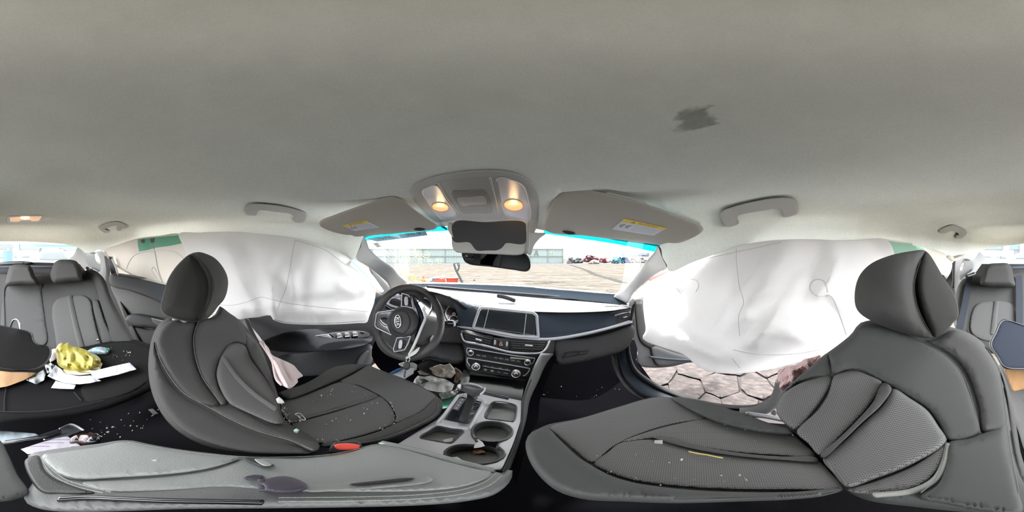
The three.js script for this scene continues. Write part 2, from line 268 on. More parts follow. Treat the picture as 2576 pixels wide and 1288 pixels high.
// crack network of the far tarmac: shallow dark seams
{
  const g = []; const crack = (x, z, dx, dz, n, w) => { const p = []; for (let i = 0; i < n; i++) { p.push(new V3(x, .004, z)); x += dx + (rnd() - .5) * .5; z += dz + (rnd() - .5) * .7; } const c = new THREE.TubeGeometry(new THREE.CatmullRomCurve3(p), n * 3, w, 4); c.scale(1, .3, 1); g.push(c); };
  for (let i = 0; i < 70; i++) { const z = -9 - rnd() * rnd() * 24; crack(-1.2 * -z * .35 + rnd() * -z * .85, z, (rnd() - .5) * 1.4, (rnd() - .5) * .5, 7, .012 + .01 * rnd()); }
  const o = K('ground_cracks', join(g), mat([.05, .046, .042], 1, { specularIntensity: 0 }), 'fine dark cracks in the yard tarmac'); o.userData.kind = 'stuff'; o.userData.category = 'crack';
  const p = L('1424,664 1445,670 1475,680 1500,692 1530,700 1570,712').map(([u, v]) => P(u, v, EYE * F / (v - 644)).setY(.006)), s = new THREE.TubeGeometry(new THREE.CatmullRomCurve3(p), 60, .22, 6); s.scale(1, .05, 1);
  S('tar_patch', s, mat([.055, .053, .05], 1, { specularIntensity: 0 }), 'long grey tar repair line winding across the yard', 'tar line');
}
// broken slabs seen through the open passenger door
{
  const gd = (u, v) => EYE * F / (v - 644) - .03, sm = mat(1, .95, { map: mottle([.27, .236, .224], 1.0, .5, 256, 12), bumpMap: fine, bumpScale: .01 });
  const dirt = A(T('broken_tarmac', 'reddish broken tarmac slabs outside the open passenger door', 'paving'), 'bed', cushion('1590,905 1700,880 1850,890 2040,890 2040,1080 1850,1080 1700,1060 1590,960', { d: (u, v) => EYE * F / (v - 644) + .0, b: 0, t: .02, s: 30 }), mat([.05, .042, .04], 1)).parent;
  for (const s of ['1592,920 1640,902 1690,898 1700,930 1680,962 1640,972 1600,950', '1692,896 1752,890 1800,905 1796,935 1760,952 1706,938 1703,925', '1704,944 1758,957 1772,985 1745,1012 1690,1000 1684,966', '1762,952 1800,940 1850,948 1858,985 1812,1000 1778,984', '1805,900 1880,898 1890,925 1862,944 1804,933', '1892,900 1960,896 1975,928 1930,950 1896,930', '1866,950 1895,938 1928,955 1950,985 1920,1004 1880,990 1864,975', '1776,990 1812,1004 1822,1040 1770,1046 1748,1018', '1816,1004 1862,988 1905,1006 1900,1046 1830,1046', '1934,954 1978,934 2010,960 2000,1010 1955,984', '1980,900 2036,896 2036,950 1984,928', '1600,958 1640,978 1680,970 1688,1004 1740,1018 1745,1044 1660,1030 1600,985'])
    A(dirt, 'slab', cushion(((q) => { const c = q.reduce((a, p) => [a[0] + p[0] / q.length, a[1] + p[1] / q.length], [0, 0]); return loop(q, 13, true).map(([u, v]) => [c[0] + (u - c[0]) * 1.045 + 5 * (fbm(u * .06, v * .06, 512, 3) - .5), c[1] + (v - c[1]) * 1.045 + 5 * (fbm(u * .06 + 40, v * .06, 512, 3) - .5)]); })(L(s)), { d: gd, b: .006, r: 2, t: .05, s: 9, hard: true, f: (u, v) => .03 * fbm(u * .09, v * .09, 512, 4) }), sm);
}
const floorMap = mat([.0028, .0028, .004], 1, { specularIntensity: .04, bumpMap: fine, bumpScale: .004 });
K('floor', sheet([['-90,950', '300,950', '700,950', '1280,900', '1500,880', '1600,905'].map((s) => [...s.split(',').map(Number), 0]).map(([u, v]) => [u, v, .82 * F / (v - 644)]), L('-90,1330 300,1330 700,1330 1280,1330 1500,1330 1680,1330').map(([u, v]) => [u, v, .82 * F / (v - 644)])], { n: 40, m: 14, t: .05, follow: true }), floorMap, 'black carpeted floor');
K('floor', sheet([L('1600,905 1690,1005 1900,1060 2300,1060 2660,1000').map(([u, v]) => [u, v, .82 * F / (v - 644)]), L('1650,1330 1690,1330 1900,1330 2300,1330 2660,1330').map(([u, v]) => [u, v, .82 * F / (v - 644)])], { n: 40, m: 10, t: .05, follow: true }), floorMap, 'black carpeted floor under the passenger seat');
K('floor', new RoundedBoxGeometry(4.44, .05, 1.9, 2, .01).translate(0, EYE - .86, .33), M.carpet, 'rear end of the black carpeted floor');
for (const k of [-1, 1]) { const a = new V3(k * 1.7, 0, -1.05), b = new V3(k * 6, 0, -4.1), l = a.distanceTo(b); K('wall_' + (k < 0 ? 'left' : 'right'), new RoundedBoxGeometry(l, .56, .04, 2, .01).rotateY(k * Math.atan2(3.05, 4.3)).translate((a.x + b.x) / 2, EYE + .4, (a.z + b.z) / 2), mat([.5, .5, .48], .9), 'grey lining closing the upper side of the cabin'); }
K('wall_back', new RoundedBoxGeometry(4.44, .4, .05, 2, .01).translate(0, EYE - .65, 1.26), mat([.75, .75, .73], .9), 'low rear partition below the open back of the cabin');
// firewall in front of both footwells
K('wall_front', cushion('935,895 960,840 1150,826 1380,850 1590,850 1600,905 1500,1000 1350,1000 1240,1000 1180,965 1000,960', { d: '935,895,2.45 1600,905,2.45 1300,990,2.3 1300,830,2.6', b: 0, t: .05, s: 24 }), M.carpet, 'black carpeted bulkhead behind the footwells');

// windows
const wsD = depth('920,600,2.28 1650,625,1.95 1288,580,2.15 1290,720,2.75 1030,716,2.8 1550,742,2.4');
K('window_1', cushion('905,590 1070,560 1290,556 1500,585 1668,612 1640,660 1560,752 1290,732 1015,724 960,660', { d: wsD, b: 0, t: .004, s: 30, hard: true }), M.glass, 'windscreen');
K('window_2', cushion('-80,596 60,598 200,612 212,630 176,664 -80,668', { d: 4.3, b: 0, t: .004, s: 30, hard: true }), M.glass, 'rear window, driver side');
K('window_3', cushion('2660,596 2500,612 2455,630 2480,668 2660,668', { d: 4.3, b: 0, t: .004, s: 30, hard: true }), M.glass, 'rear window, passenger side');
KD = 1.28;
K('window_4', cushion('240,636 247,639 253,652 253,666 245,662 239,650', { d: 2.78, b: 0, t: .004, s: 6 }), M.glass, 'small rear quarter window, driver side');
K('window_5', cushion('2423,660 2424,672 2418,682 2414,676 2418,664', { d: 2.74, b: 0, t: .004, s: 5 }), M.glass, 'small rear quarter window, passenger side');
K('window_6', cushion('284,640 420,600 430,716 300,692', { d: 2.5, b: 0, t: .004, s: 25, hard: true }), M.glass, 'rear door window, driver side');
KD = 1;
{ // blue sun band along the top of the windscreen
  const o = T('sun_band', 'turquoise tinted sun band along the top of the windscreen', 'tint band');
  A(o, 'tinted_film', sheet(['914,594 990,582 1070,570 1150,572', '916,607 990,596 1070,584 1150,580'], { n: 24, m: 4, t: .002, d: off(wsD, -.012) }), M.tint);
  A(o, 'tinted_film', sheet(['1368,578 1450,586 1560,604 1660,616', '1368,588 1450,599 1560,616 1656,636'], { n: 24, m: 4, t: .002, d: off(wsD, -.012) }), M.tint);
}
// pillars
const trim = (i, s, o, m = M.trim, label) => K('trim_' + i, cushion(s, o), m, label);
trim(1, '913,599 920,601 930,627 956,651 989,673 1004,692 1026,714 1014,720 994,730 984,733 976,714 955,694 926,671 896,650 899,636 907,622', { d: '913,600,2.12 1024,714,2.7 896,650,2.1 984,733,2.6', b: .035, r: 16, t: .1, s: 7 }, M.trim, 'pale grey windscreen pillar on the driver side');
trim(2, '1655,618 1646,634 1629,653 1595,697 1564,731 1544,746 1562,760 1577,764 1594,737 1622,712 1658,684 1676,674 1668,652', { d: '1655,618,1.84 1544,746,2.36 1676,674,1.8 1577,762,2.25', b: .04, r: 18, t: .1, s: 8 }, M.trimWarm, 'pale grey windscreen pillar on the passenger side');
trim(3, '898,640 905,622 913,600 917,602 909,626 901,644', { d: 2.22, b: .004, r: 2, t: .02, s: 3 }, M.black, 'dark gap beside the driver side pillar');
trim(4, '1655,619 1662,624 1667,648 1678,670 1673,674 1660,652 1654,636', { d: 1.83, b: .004, r: 2, t: .03, s: 3 }, M.black, 'dark gap beside the passenger side pillar');
KD = 1.28;
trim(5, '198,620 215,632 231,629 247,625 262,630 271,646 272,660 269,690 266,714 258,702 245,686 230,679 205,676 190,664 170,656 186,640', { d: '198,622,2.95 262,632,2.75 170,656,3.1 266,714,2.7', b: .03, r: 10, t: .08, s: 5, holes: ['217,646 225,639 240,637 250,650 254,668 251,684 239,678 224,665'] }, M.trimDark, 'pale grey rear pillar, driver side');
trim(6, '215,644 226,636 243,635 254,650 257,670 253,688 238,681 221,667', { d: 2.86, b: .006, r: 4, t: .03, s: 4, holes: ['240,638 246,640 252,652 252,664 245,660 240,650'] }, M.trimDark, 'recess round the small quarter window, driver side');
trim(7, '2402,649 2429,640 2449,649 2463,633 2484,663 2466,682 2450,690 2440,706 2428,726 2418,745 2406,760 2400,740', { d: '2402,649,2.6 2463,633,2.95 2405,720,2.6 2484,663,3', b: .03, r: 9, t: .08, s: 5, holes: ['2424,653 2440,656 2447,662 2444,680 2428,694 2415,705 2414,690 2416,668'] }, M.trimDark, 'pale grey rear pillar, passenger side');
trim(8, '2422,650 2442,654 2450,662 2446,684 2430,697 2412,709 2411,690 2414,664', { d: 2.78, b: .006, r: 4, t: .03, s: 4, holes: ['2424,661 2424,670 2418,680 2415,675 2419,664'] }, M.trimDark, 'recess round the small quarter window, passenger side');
K('trim_9', sheet(['262,644 268,690 266,714 276,748 300,800 330,868', '281,646 277,690 280,715 299,750 324,797 356,866'], { d: '268,645,2.62 345,868,2.05 280,720,2.5', n: 30, m: 6, b: .02, t: .06 }), M.rubber, 'black rubber door seal by the rear seat');
K('trim_10', sheet(['2392,654 2396,690 2394,724', '2404,650 2402,690 2401,726'], { d: 2.5, n: 14, m: 6, b: .015, t: .06 }), M.rubber, 'black rubber door seal, passenger side rear');
trim(14, '2362,690 2376,676 2388,664 2397,656 2400,700 2404,740 2400,770 2388,760 2372,720', { d: 2.58, b: .01, r: 4, t: .03, s: 5 }, M.black, 'black door corner beside the passenger headrest');
K('trim_11', sheet(['2372,690 2384,668 2392,660', '2380,704 2392,684 2396,666'], { d: 2.46, n: 8, m: 4, b: .006, t: .02 }), M.trim, 'pale window channel, passenger side rear');
K('trim_12', cushion('272,651 281,650 288,670 294,690 279,690', { d: 2.45, b: .006, r: 3, t: .02, s: 4, hard: true }), M.black, 'black corner filler of the rear door window');
K('trim_13', tube('282,652 291,672 298,692', { d: 2.42, rad: .006 }), M.trim, 'pale window channel beside the black corner filler');
KD = 1;
// parcel shelf
const shelfD = depth('0,660,3.25 190,660,3.2 0,692,2.75 200,690,2.7');
{
  const o = T('parcel_shelf', 'dark grey parcel shelf behind the driver side of the rear bench', 'shelf');
  A(o, 'board', sheet(['-80,662 0,662 90,660 200,664', '-80,676 0,676 100,676 215,682', '-80,712,3 0,712,3 100,712,3 240,712,2.9'], { d: shelfD, n: 24, m: 8, t: .02 }), M.shelf);
  A(o, 'brake_lamp_cover', cushion('-40,664 0,660 20,658 60,657 86,661 60,666 0,669', { d: 3.12, b: .03, r: 6, t: .05 }), M.plastic);
  A(o, 'ridge', tube('-80,673 0,672 90,671 190,673', { d: 3.0, rad: .012, flat: .5 }), M.navy);
  const q = T('parcel_shelf', 'grey parcel shelf beside the single headrest of the passenger side', 'shelf');
  A(q, 'board', sheet(['2470,664 2540,664 2660,664', '2440,706,3 2540,706,3 2660,706,3'], { d: '2470,664,3.25 2650,664,3.25 2440,692,2.7 2650,692,2.75', n: 16, m: 6, t: .02 }), M.shelf);
  A(q, 'ridge', tube('2545,674 2600,673 2660,672', { d: 3.0, rad: .012, flat: .5 }), M.navy);
}

KD = 1.28;
// driver door and rear door (shut), passenger door (open)
{
  const o = T('door_1', 'black inner panel of the driver door below the hanging white airbag', 'car door'); o.userData.kind = 'structure';
  A(o, 'door_panel', cushion('520,722 560,721 620,720 690,719 800,719 900,722 940,732 962,742 962,800 955,900 930,925 900,955 820,975 700,990 640,900 560,820', { d: '560,700,2.04 950,700,2.28 560,950,2.04 950,950,2.28', b: .02, r: 14, t: .08, s: 16 }), M.plasticSoft);
  A(o, 'lower_panel', cushion('690,905 780,885 880,872 932,866 940,890 925,922 880,945 800,965 720,975', { d: '690,905,1.98 935,870,2.2 800,960,1.98', b: .02, r: 14, t: .06, s: 14 }), M.plastic);
  A(o, 'armrest', cushion('652,864 680,848 720,835 800,827 870,828 915,832 934,840 938,852 928,864 885,876 820,883 745,886 700,884 668,876', { d: '652,864,1.9 938,850,2.15 760,886,1.88 800,827,2.02', b: .05, r: 16, t: .06, s: 9 }), M.matte);
  A(o, 'switch_panel', cushion('826,840 860,834 905,832 927,837 930,846 905,853 870,857 845,861 838,850', { d: '826,850,1.93 930,842,2.08 870,833,2.02', b: .006, r: 4, t: .02 }), mat([.012, .012, .014], .6, { specularIntensity: .2 }));
  A(o, 'pull_cup', cushion('757,852 790,845 826,842 836,850 843,859 800,862 772,862', { d: '757,855,1.86 843,855,1.93 800,842,1.92', b: .003, r: 2, t: .01 }), M.black);
  A(o, 'chrome_edge', tube('756,851 790,846 827,841', { d: '756,855,1.85 843,855,1.91 800,842,1.9', rad: .003 }), M.silver);
  const sw = [[853, 845], [873, 843], [893, 841]];
  for (const [x, y] of sw) A(o, 'window_switch', cushion([[x - 7, y - 5], [x + 5, y - 6], [x + 8, y + 3], [x - 5, y + 5]], { d: '826,850,1.915 930,842,2.065 870,833,2.0', b: .008, r: 3, t: .01 }), M.plastic);
  for (const [x, y] of sw) A(o, 'switch_lip', tube([[x - 5, y + 4.5], [x + 7, y + 3]], { d: '826,850,1.9 930,842,2.05 870,833,1.99', rad: .0025 }), M.silver);
  A(o, 'mirror_control', cushion(ell(911, 837, 6, 4), { d: 2.02, b: .01, r: 3, t: .02 }), M.plastic);
  A(o, 'door_pocket', cushion('900,900 925,880 938,890 934,915 915,930 895,930', { d: '900,900,2.1 938,890,2.18 915,930,2.1', b: .012, r: 6, t: .03 }), M.black);
  A(o, 'mirror_sail', cushion('928,671 944,684 957,697 970,711 980,724 985,734 976,745 960,742 950,720 940,700', { d: '928,671,2.2 985,734,2.55 950,742,2.3', b: .012, r: 6, t: .04, s: 6 }), M.black);
  A(o, 'window_line', tube('944,748 955,744 966,740 985,735', { d: 2.3, rad: .008 }), M.plastic);
  A(o, 'pillar_lower_trim', sheet(['590,796 612,826 640,868', '612,798 650,842 668,868'], { d: '590,796,1.98 660,868,1.85 620,800,1.98', n: 12, m: 6, b: .02, t: .04 }), M.plasticSoft);
  S('seat_belt', tube('621,806 634,836 652,870', { d: 1.84, rad: .011, flat: .25 }), M.black, 'dark seat belt strap running down behind the driver seat', 'seat belt');

  const r = T('door_2', 'grey rear door panel behind the driver seat headrest', 'car door'); r.userData.kind = 'structure';
  const rd = depth('276,692,2.5 420,715,2.15 345,865,2.05 420,850,1.95');
  A(r, 'upper_panel', cushion('276,692 300,689 340,697 425,714 440,760 420,768 380,750 330,732 279,718', { d: rd, b: .03, r: 12, t: .08, s: 9 }), M.navy);
  A(r, 'door_panel', cushion('279,716 330,730 380,748 440,772 440,860 400,880 345,868 318,815 295,760', { d: off(rd, .03), b: .01, r: 8, t: .06, s: 11 }), M.plastic);
  A(r, 'trim_line', tube('280,719 330,733 380,751 415,766', { d: off(rd, .005), rad: .004 }), M.black);
  A(r, 'armrest', cushion('315,806 322,794 340,789 370,793 402,800 420,808 420,822 400,828 372,824 335,820', { d: off(rd, -.01), b: .04, r: 10, t: .05 }), M.navy);
  A(r, 'lower_panel', cushion('325,822 372,828 420,830 415,860 370,870 345,862', { d: off(rd, -.005), b: .02, r: 8, t: .04 }), M.plasticSoft);
  A(r, 'handle_cup', cushion('383,803 412,809 410,820 388,814', { d: off(rd, -.06), b: .003, r: 2, t: .01 }), M.black);
  A(r, 'chrome_edge', tube('382,801 410,808', { d: off(rd, -.065), rad: .004 }), M.silver);
  A(r, 'window_line', tube('290,688 340,696 425,714', { d: off(rd, -.03), rad: .008 }), M.black);

  KD = 1.12;
  const p = T('door_3', 'open passenger door hanging outside with dark inner panel', 'car door'); p.userData.kind = 'structure';
  const pd = depth('1592,760,2.5 1760,920,2.75 1600,925,2.45');
  A(p, 'door_panel', cushion('1586,752 1620,756 1640,800 1700,850 1770,890 1790,925 1740,912 1690,922 1640,925 1606,918 1598,880 1588,820', { d: pd, b: .02, r: 10, t: .07, s: 12 }), M.plasticSoft);
  A(p, 'window_channel', sheet(['1598,758 1600,800 1612,860 1640,880', '1614,758 1622,800 1628,850 1650,866'], { d: off(pd, -.03), n: 16, m: 6, b: .012, t: .03 }), M.black);
  A(p, 'door_pocket', cushion('1640,872 1690,885 1745,905 1700,918 1655,920 1642,900', { d: off(pd, -.03), b: .02, r: 10, t: .03 }), M.plastic);
  A(p, 'pocket_lip', tube('1636,898 1670,902 1710,905 1748,906', { d: off(pd, -.06), rad: .008 }), M.navy);
  A(p, 'hinge', cushion('1583,884 1600,880 1604,892 1588,898', { d: off(pd, -.06), b: .01, r: 3, t: .03 }), M.silver);
}
KD = 1;
// passenger door opening: seal, sill, lower pillar
{
  const o = T('door_sill', 'black glossy sill and rubber seal round the passenger door opening', 'door sill');
  const sd = depth('1580,880,2.2 1604,928,2.15 1700,990,1.85 1830,1020,1.6 1940,1000,1.6 1690,1020,1.75');
  A(o, 'seal', sheet(['1600,760 1592,800 1585,850 1585,880 1600,925 1645,960 1700,985 1765,1006 1830,1017 1892,1018 1930,1005 1952,970 1968,935', '1588,770 1582,815 1577,860 1576,892 1592,935 1640,971 1697,996 1760,1016 1828,1028 1895,1029 1938,1015 1962,975 1978,940'], { d: sd, n: 60, m: 7, b: .02, t: .04 }), M.rubber);
  A(o, 'sill_plate', sheet(['1577,866 1577,890 1592,934 1640,970 1697,995 1760,1015 1828,1027 1895,1030', '1560,866 1558,895 1570,945 1612,990 1665,1012 1730,1032 1800,1050 1890,1060'], { d: off(sd, .02), n: 40, m: 10, b: .02, t: .05 }), M.navy);
  A(o, 'carpet_edge', sheet(['1560,862 1556,890 1568,945 1610,992 1668,1016', '1546,862 1540,890 1545,930 1580,985 1640,1016'], { d: off(sd, .06), n: 24, m: 6, b: .02, t: .05 }), M.plastic);
  A(o, 'pillar_trim', sheet(['1950,960 1944,985 1932,1004 1900,1022 1860,1026', '1978,965 1975,990 1955,1024 1920,1044 1860,1046'], { d: off(sd, -.06), n: 24, m: 8, b: .03, t: .05 }), M.plasticSoft);
  A(o, 'seat_rail', tube('1880,1041 1930,1048 1975,1057', { d: 1.32, rad: .008 }), M.silver);
}
// ------------------------------------------------------------------ seats
function stitches(pts, d, step = 5, rad = .0012, duty = .6) {
  const p = L(pts), n = Math.max(4, Math.round(perim(p) * .5 / step)), f = depth(d), q = along(p, n * 4 + 1, false), g = [];
  for (let i = 0; i < n; i++) { const a = q[i * 4], b = q[i * 4 + Math.max(1, Math.round(4 * duty))]; g.push(tube([[...a, f(...a)], [...b, f(...b)]], { n: 2, k: 5, rad })); }
  return join(g);
}
// driver seat
{
  const o = T('front_seat', 'charcoal cloth driver seat strewn with broken glass, behind the steering wheel', 'car seat');
  const bd = depth('445,800,1.42 600,810,1.6 378,890,1.36 400,1000,1.2 660,900,1.55 700,1040,1.25 740,1092,1.06 800,1125,.98 650,1145,.95 500,1100,1.06 560,950,1.36'), cd = yr(-.57);
  const back = A(o, 'backrest', cushion('440,797 420,801 400,815 385,842 376,880 373,930 380,980 396,1022 421,1060 460,1094 510,1119 580,1137 660,1145 730,1145 788,1142 806,1126 797,1110 770,1090 740,1074 718,1058 707,1038 703,1010 695,980 680,938 664,890 643,852 618,822 594,800 570,782 553,770 542,790 510,807 470,803', { d: bd, b: .09, r: 34, t: .12, s: 17 }), M.seat);
  const pan = (name, s, k, m, b = .018, r = 12, par = o) => A(par, name, cushion(s, { d: off(bd, k), b, r, t: .05, s: 11 }), m);
  pan('upper_panel', '505,806 540,796 556,774 575,786 600,804 616,826 622,850 617,870 598,862 578,868 566,888 553,910 546,940 552,975 574,1013 556,1019 534,985 509,948 493,904 487,858 490,828', -.085, M.seatLight, .03, 16);
  pan('wing_panel', '490,812 486,850 491,904 507,950 532,988 556,1020 524,1020 492,1008 460,985 428,946 402,896 393,860 404,826 430,808 465,804', -.08, M.seat, .03, 14);
  pan('lower_bolster', '524,1024 560,1022 596,1026 640,1048 700,1082 760,1104 796,1114 803,1126 788,1136 735,1112 690,1096 640,1082 577,1054', -.075, M.seatLight, .03, 12);
  pan('outer_side', '387,860 398,896 427,950 462,990 522,1024 577,1056 640,1084 735,1114 786,1138 730,1142 640,1140 560,1126 500,1106 450,1076 410,1030 390,980 383,920', -.065, M.seat, .035, 20);
  pan('far_bolster', '616,834 650,868 666,900 682,940 694,984 700,1020 690,1012 668,958 630,902 618,872', -.07, M.knit, .03, 10);
  const mesh = pan('mesh_panel', '559,890 571,870 584,863 600,862 618,872 630,902 650,930 670,956 691,994 703,1042 712,1064 690,1066 640,1046 596,1026 574,1012 552,974 544,940 552,906', -.1, M.knit, .02, 12);
  A(mesh, 'stripe', tube('560,898 576,922 597,950 640,992 694,1030', { d: off(bd, -.127), rad: .007, flat: .4, on: true }), M.stripe);
  A(o, 'stitching', join([stitches('404,822 391,858 400,896 428,948 462,988 521,1022 577,1053 639,1081 733,1109 788,1132', off(bd, -.115), 4, .0011), stitches('501,806 490,833 487,858 493,904 509,948 534,985 559,1019', off(bd, -.117), 4, .0011)]), M.stitch);
  // headrest
  const hd = depth('405,775,1.32 490,637,1.5 573,705,1.46 505,808,1.32');
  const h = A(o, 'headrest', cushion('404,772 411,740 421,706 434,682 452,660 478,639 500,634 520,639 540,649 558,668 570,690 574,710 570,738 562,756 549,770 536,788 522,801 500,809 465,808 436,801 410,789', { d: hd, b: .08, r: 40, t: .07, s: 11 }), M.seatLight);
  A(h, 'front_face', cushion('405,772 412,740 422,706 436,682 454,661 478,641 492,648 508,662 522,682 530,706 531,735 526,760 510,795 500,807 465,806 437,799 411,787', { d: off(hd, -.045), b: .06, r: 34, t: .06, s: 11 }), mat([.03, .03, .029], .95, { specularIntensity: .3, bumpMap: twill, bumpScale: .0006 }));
  A(h, 'seam', tube('484,641 500,652 523,681 532,709 529,751 512,795', { d: off(hd, -.085), rad: .003, on: true }), M.seam);
  A(o, 'headrest_collar', tube('437,803 450,808 468,808', { d: 1.34, rad: .006 }), mat(.25, .3));
  // cushion
  const seat = A(o, 'seat_cushion', cushion('704,1004 722,990 760,978 800,962 835,940 860,925 890,917 925,917 945,926 1000,946 1060,972 1098,996 1112,1012 1110,1036 1094,1056 1046,1081 1010,1096 960,1113 900,1122 845,1128 800,1122 740,1085 700,1050', { d: cd, b: .05, r: 22, t: .12, s: 15 }), M.seat);
  const cp = (name, s, k, m, b = .015, r = 9, par = o) => A(par, name, cushion(s, { d: off(cd, k), b, r, t: .04, s: 11 }), m);
  cp('far_bolster', '700,990 722,980 760,968 795,950 830,928 862,919 895,916 920,918 890,936 850,956 808,974 765,992 722,1004', -.075, M.seat, .05, 16);
  cp('front_panel', '854,960 890,940 926,920 960,934 1020,956 1070,980 1098,1000 1084,1014 1060,1036 1020,1056 994,1064 996,1046 982,1018 962,1000 938,986 905,970', -.06, M.knit);
  cp('mesh_panel', '710,1008 760,994 810,976 852,962 900,970 935,986 948,993 850,1026 780,1046 726,1058 706,1036', -.06, M.knit);
  cp('mesh_panel', '728,1062 790,1048 860,1028 950,996 976,1014 992,1044 990,1064 950,1084 872,1106 806,1116 760,1092', -.06, M.knit);
  cp('stripe', '720,1057 780,1044 860,1022 946,991 952,996 862,1028 784,1050 726,1064', -.076, M.stripe, .008, 3);
  cp('near_bolster', '1106,1002 1112,1014 1108,1036 1092,1054 1045,1079 966,1110 890,1124 846,1127 804,1122 812,1116 872,1107 950,1086 994,1066 1034,1048 1062,1034 1086,1010 1096,1000', -.07, M.seat, .05, 16);
  A(o, 'stitching', stitches('1104,1016 1098,1038 1043,1072 966,1102 888,1118', off(cd, -.122), 3.5, .0011), M.stitch);
  // buckle
  const b = T('belt_buckle', 'black seat belt buckle with a red release button beside the driver seat', 'buckle');
  A(b, 'body', cushion('826,1140 832,1122 842,1112 862,1110 898,1110 910,1118 908,1132 880,1140', { d: .93, b: .02, r: 5, t: .06 }), M.plastic);
  A(b, 'release_button', cushion('840,1121 850,1116 892,1116 905,1120 903,1128 848,1130', { d: .905, b: .008, r: 3, t: .02 }), mat([.75, .09, .06], .4), 'red release button');
}
// passenger seat
{
  const o = T('front_seat', 'grey cloth front passenger seat with a large rounded headrest, beside the open door', 'car seat');
  const bd = depth('1960,1030,1.06 2165,815,1.14 2060,900,1.14 2000,1092,.98 2120,1225,.775 2350,1060,.9 2400,850,1.02 2540,1050,.92 2576,1230,.7 2320,1255,.72 2250,950,1.0'), cd = yr(-.5);
  A(o, 'backrest', cushion('2165,812 2140,842 2100,874 2064,900 2028,932 1990,964 1966,990 1953,1020 1955,1042 1974,1066 1998,1084 2030,1120 2066,1160 2100,1206 2128,1234 2180,1258 2300,1275 2450,1290 2600,1300 2640,1290 2620,1240 2590,1200 2568,1140 2556,1070 2546,1012 2532,962 2514,922 2493,888 2468,858 2438,838 2398,824 2340,815 2240,805', { d: bd, b: .07, r: 40, t: .14, s: 22 }), M.seatPass);
  const pan = (name, s, k, m, b = .012, r = 12, par = o, ss = 13) => A(par, name, cushion(s, { d: off(bd, k), b, r, t: .05, s: ss }), m);
  pan('upper_panel', '2168,818 2240,826 2300,850 2340,870 2378,892 2402,915 2424,948 2440,990 2452,1026 2464,1090 2384,1108 2362,1068 2334,1030 2290,1000 2244,974 2222,962 2180,939 2155,930 2128,932 2096,946 2088,910 2084,892 2104,876 2142,846', -.066, M.seatPass, .022, 14);
  pan('side_wing', '2312,850 2350,852 2400,830 2440,846 2470,872 2494,906 2512,945 2524,1000 2528,1074 2470,1090 2458,1026 2444,978 2426,936 2404,908 2380,890', -.05, M.seatMid, .035, 18);
  pan('outer_side', '2482,872 2512,924 2530,962 2545,1012 2556,1070 2570,1150 2590,1220 2570,1256 2552,1180 2538,1100 2530,1020 2514,930', -.03, M.seatMid, .03, 14);
  pan('lower_bolster', '2385,1112 2440,1100 2526,1080 2542,1140 2562,1230 2570,1290 2460,1284 2380,1268 2310,1252 2356,1216 2374,1168', -.064, M.seatPass, .03, 16);
  pan('door_side_panel', '2086,890 2088,912 2095,944 2050,950 2008,962 1974,986 1990,966 2030,934', -.055, M.seatPass, .02, 9);
  pan('wing_mesh', '1954,1024 1960,1008 1974,988 2008,966 2050,952 2094,945 2096,953 2080,990 2052,1030 2002,1082 1974,1064 1956,1042', -.06, M.knitPass, .03, 14);
  const mesh = pan('mesh_panel', '2097,948 2128,934 2155,932 2180,941 2221,964 2196,1010 2162,1050 2112,1100 2064,1146 2034,1116 2004,1086 2056,1032 2082,992', -.075, M.knitPass, .02, 12);
  const mesh2 = pan('mesh_panel', '2245,977 2290,1002 2333,1032 2360,1070 2382,1110 2300,1166 2200,1206 2132,1226 2096,1190 2070,1154 2120,1112 2172,1062 2218,1020', -.075, M.knitPass, .022, 14);
  pan('mesh_edge', '2382,1114 2370,1160 2344,1200 2300,1228 2220,1240 2140,1238 2132,1230 2200,1210 2300,1170', -.066, M.knitPass, .02, 9);
  pan('stripe', '2222,963 2243,976 2217,1019 2171,1061 2119,1111 2070,1153 2063,1146 2112,1101 2162,1051 2196,1011', -.1, M.stripe, .008, 4);
  A(o, 'stitching', join([stitches('2312,862 2382,895 2425,948 2452,1028 2466,1090', off(bd, -.092), 3, .0007), stitches('2478,868 2511,926 2528,1026 2541,1126 2563,1240', off(bd, -.085), 3, .0008), stitches('2382,1120 2372,1166 2352,1208 2316,1240', off(bd, -.1), 3, .0008)]), M.stitch);
  A(o, 'piping', tube('2384,1118 2374,1165 2352,1206 2300,1234 2200,1246', { d: off(bd, -.085), rad: .004, on: true }), mat([.3, .31, .29], .8));
  // headrest
  const hd = depth('2152,740,1.02 2250,640,1.05 2340,640,1.08 2412,775,1.0 2300,845,.94 2180,800,.98');
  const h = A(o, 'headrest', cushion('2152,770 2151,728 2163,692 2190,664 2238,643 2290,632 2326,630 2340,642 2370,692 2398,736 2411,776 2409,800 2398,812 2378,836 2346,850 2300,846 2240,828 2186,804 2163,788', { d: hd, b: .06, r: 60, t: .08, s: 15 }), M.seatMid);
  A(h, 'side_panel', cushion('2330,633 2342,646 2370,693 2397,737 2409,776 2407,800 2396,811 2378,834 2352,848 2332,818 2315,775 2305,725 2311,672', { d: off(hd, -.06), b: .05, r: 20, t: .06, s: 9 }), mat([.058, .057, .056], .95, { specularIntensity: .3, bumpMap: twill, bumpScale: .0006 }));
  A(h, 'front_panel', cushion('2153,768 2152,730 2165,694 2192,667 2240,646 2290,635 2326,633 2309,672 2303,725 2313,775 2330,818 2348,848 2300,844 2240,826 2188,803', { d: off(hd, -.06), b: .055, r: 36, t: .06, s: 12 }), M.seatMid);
  A(h, 'stitching', stitches('2316,655 2305,690 2300,722 2309,772 2326,812 2344,842', off(hd, -.118), 3, .0008), M.stitchDark);
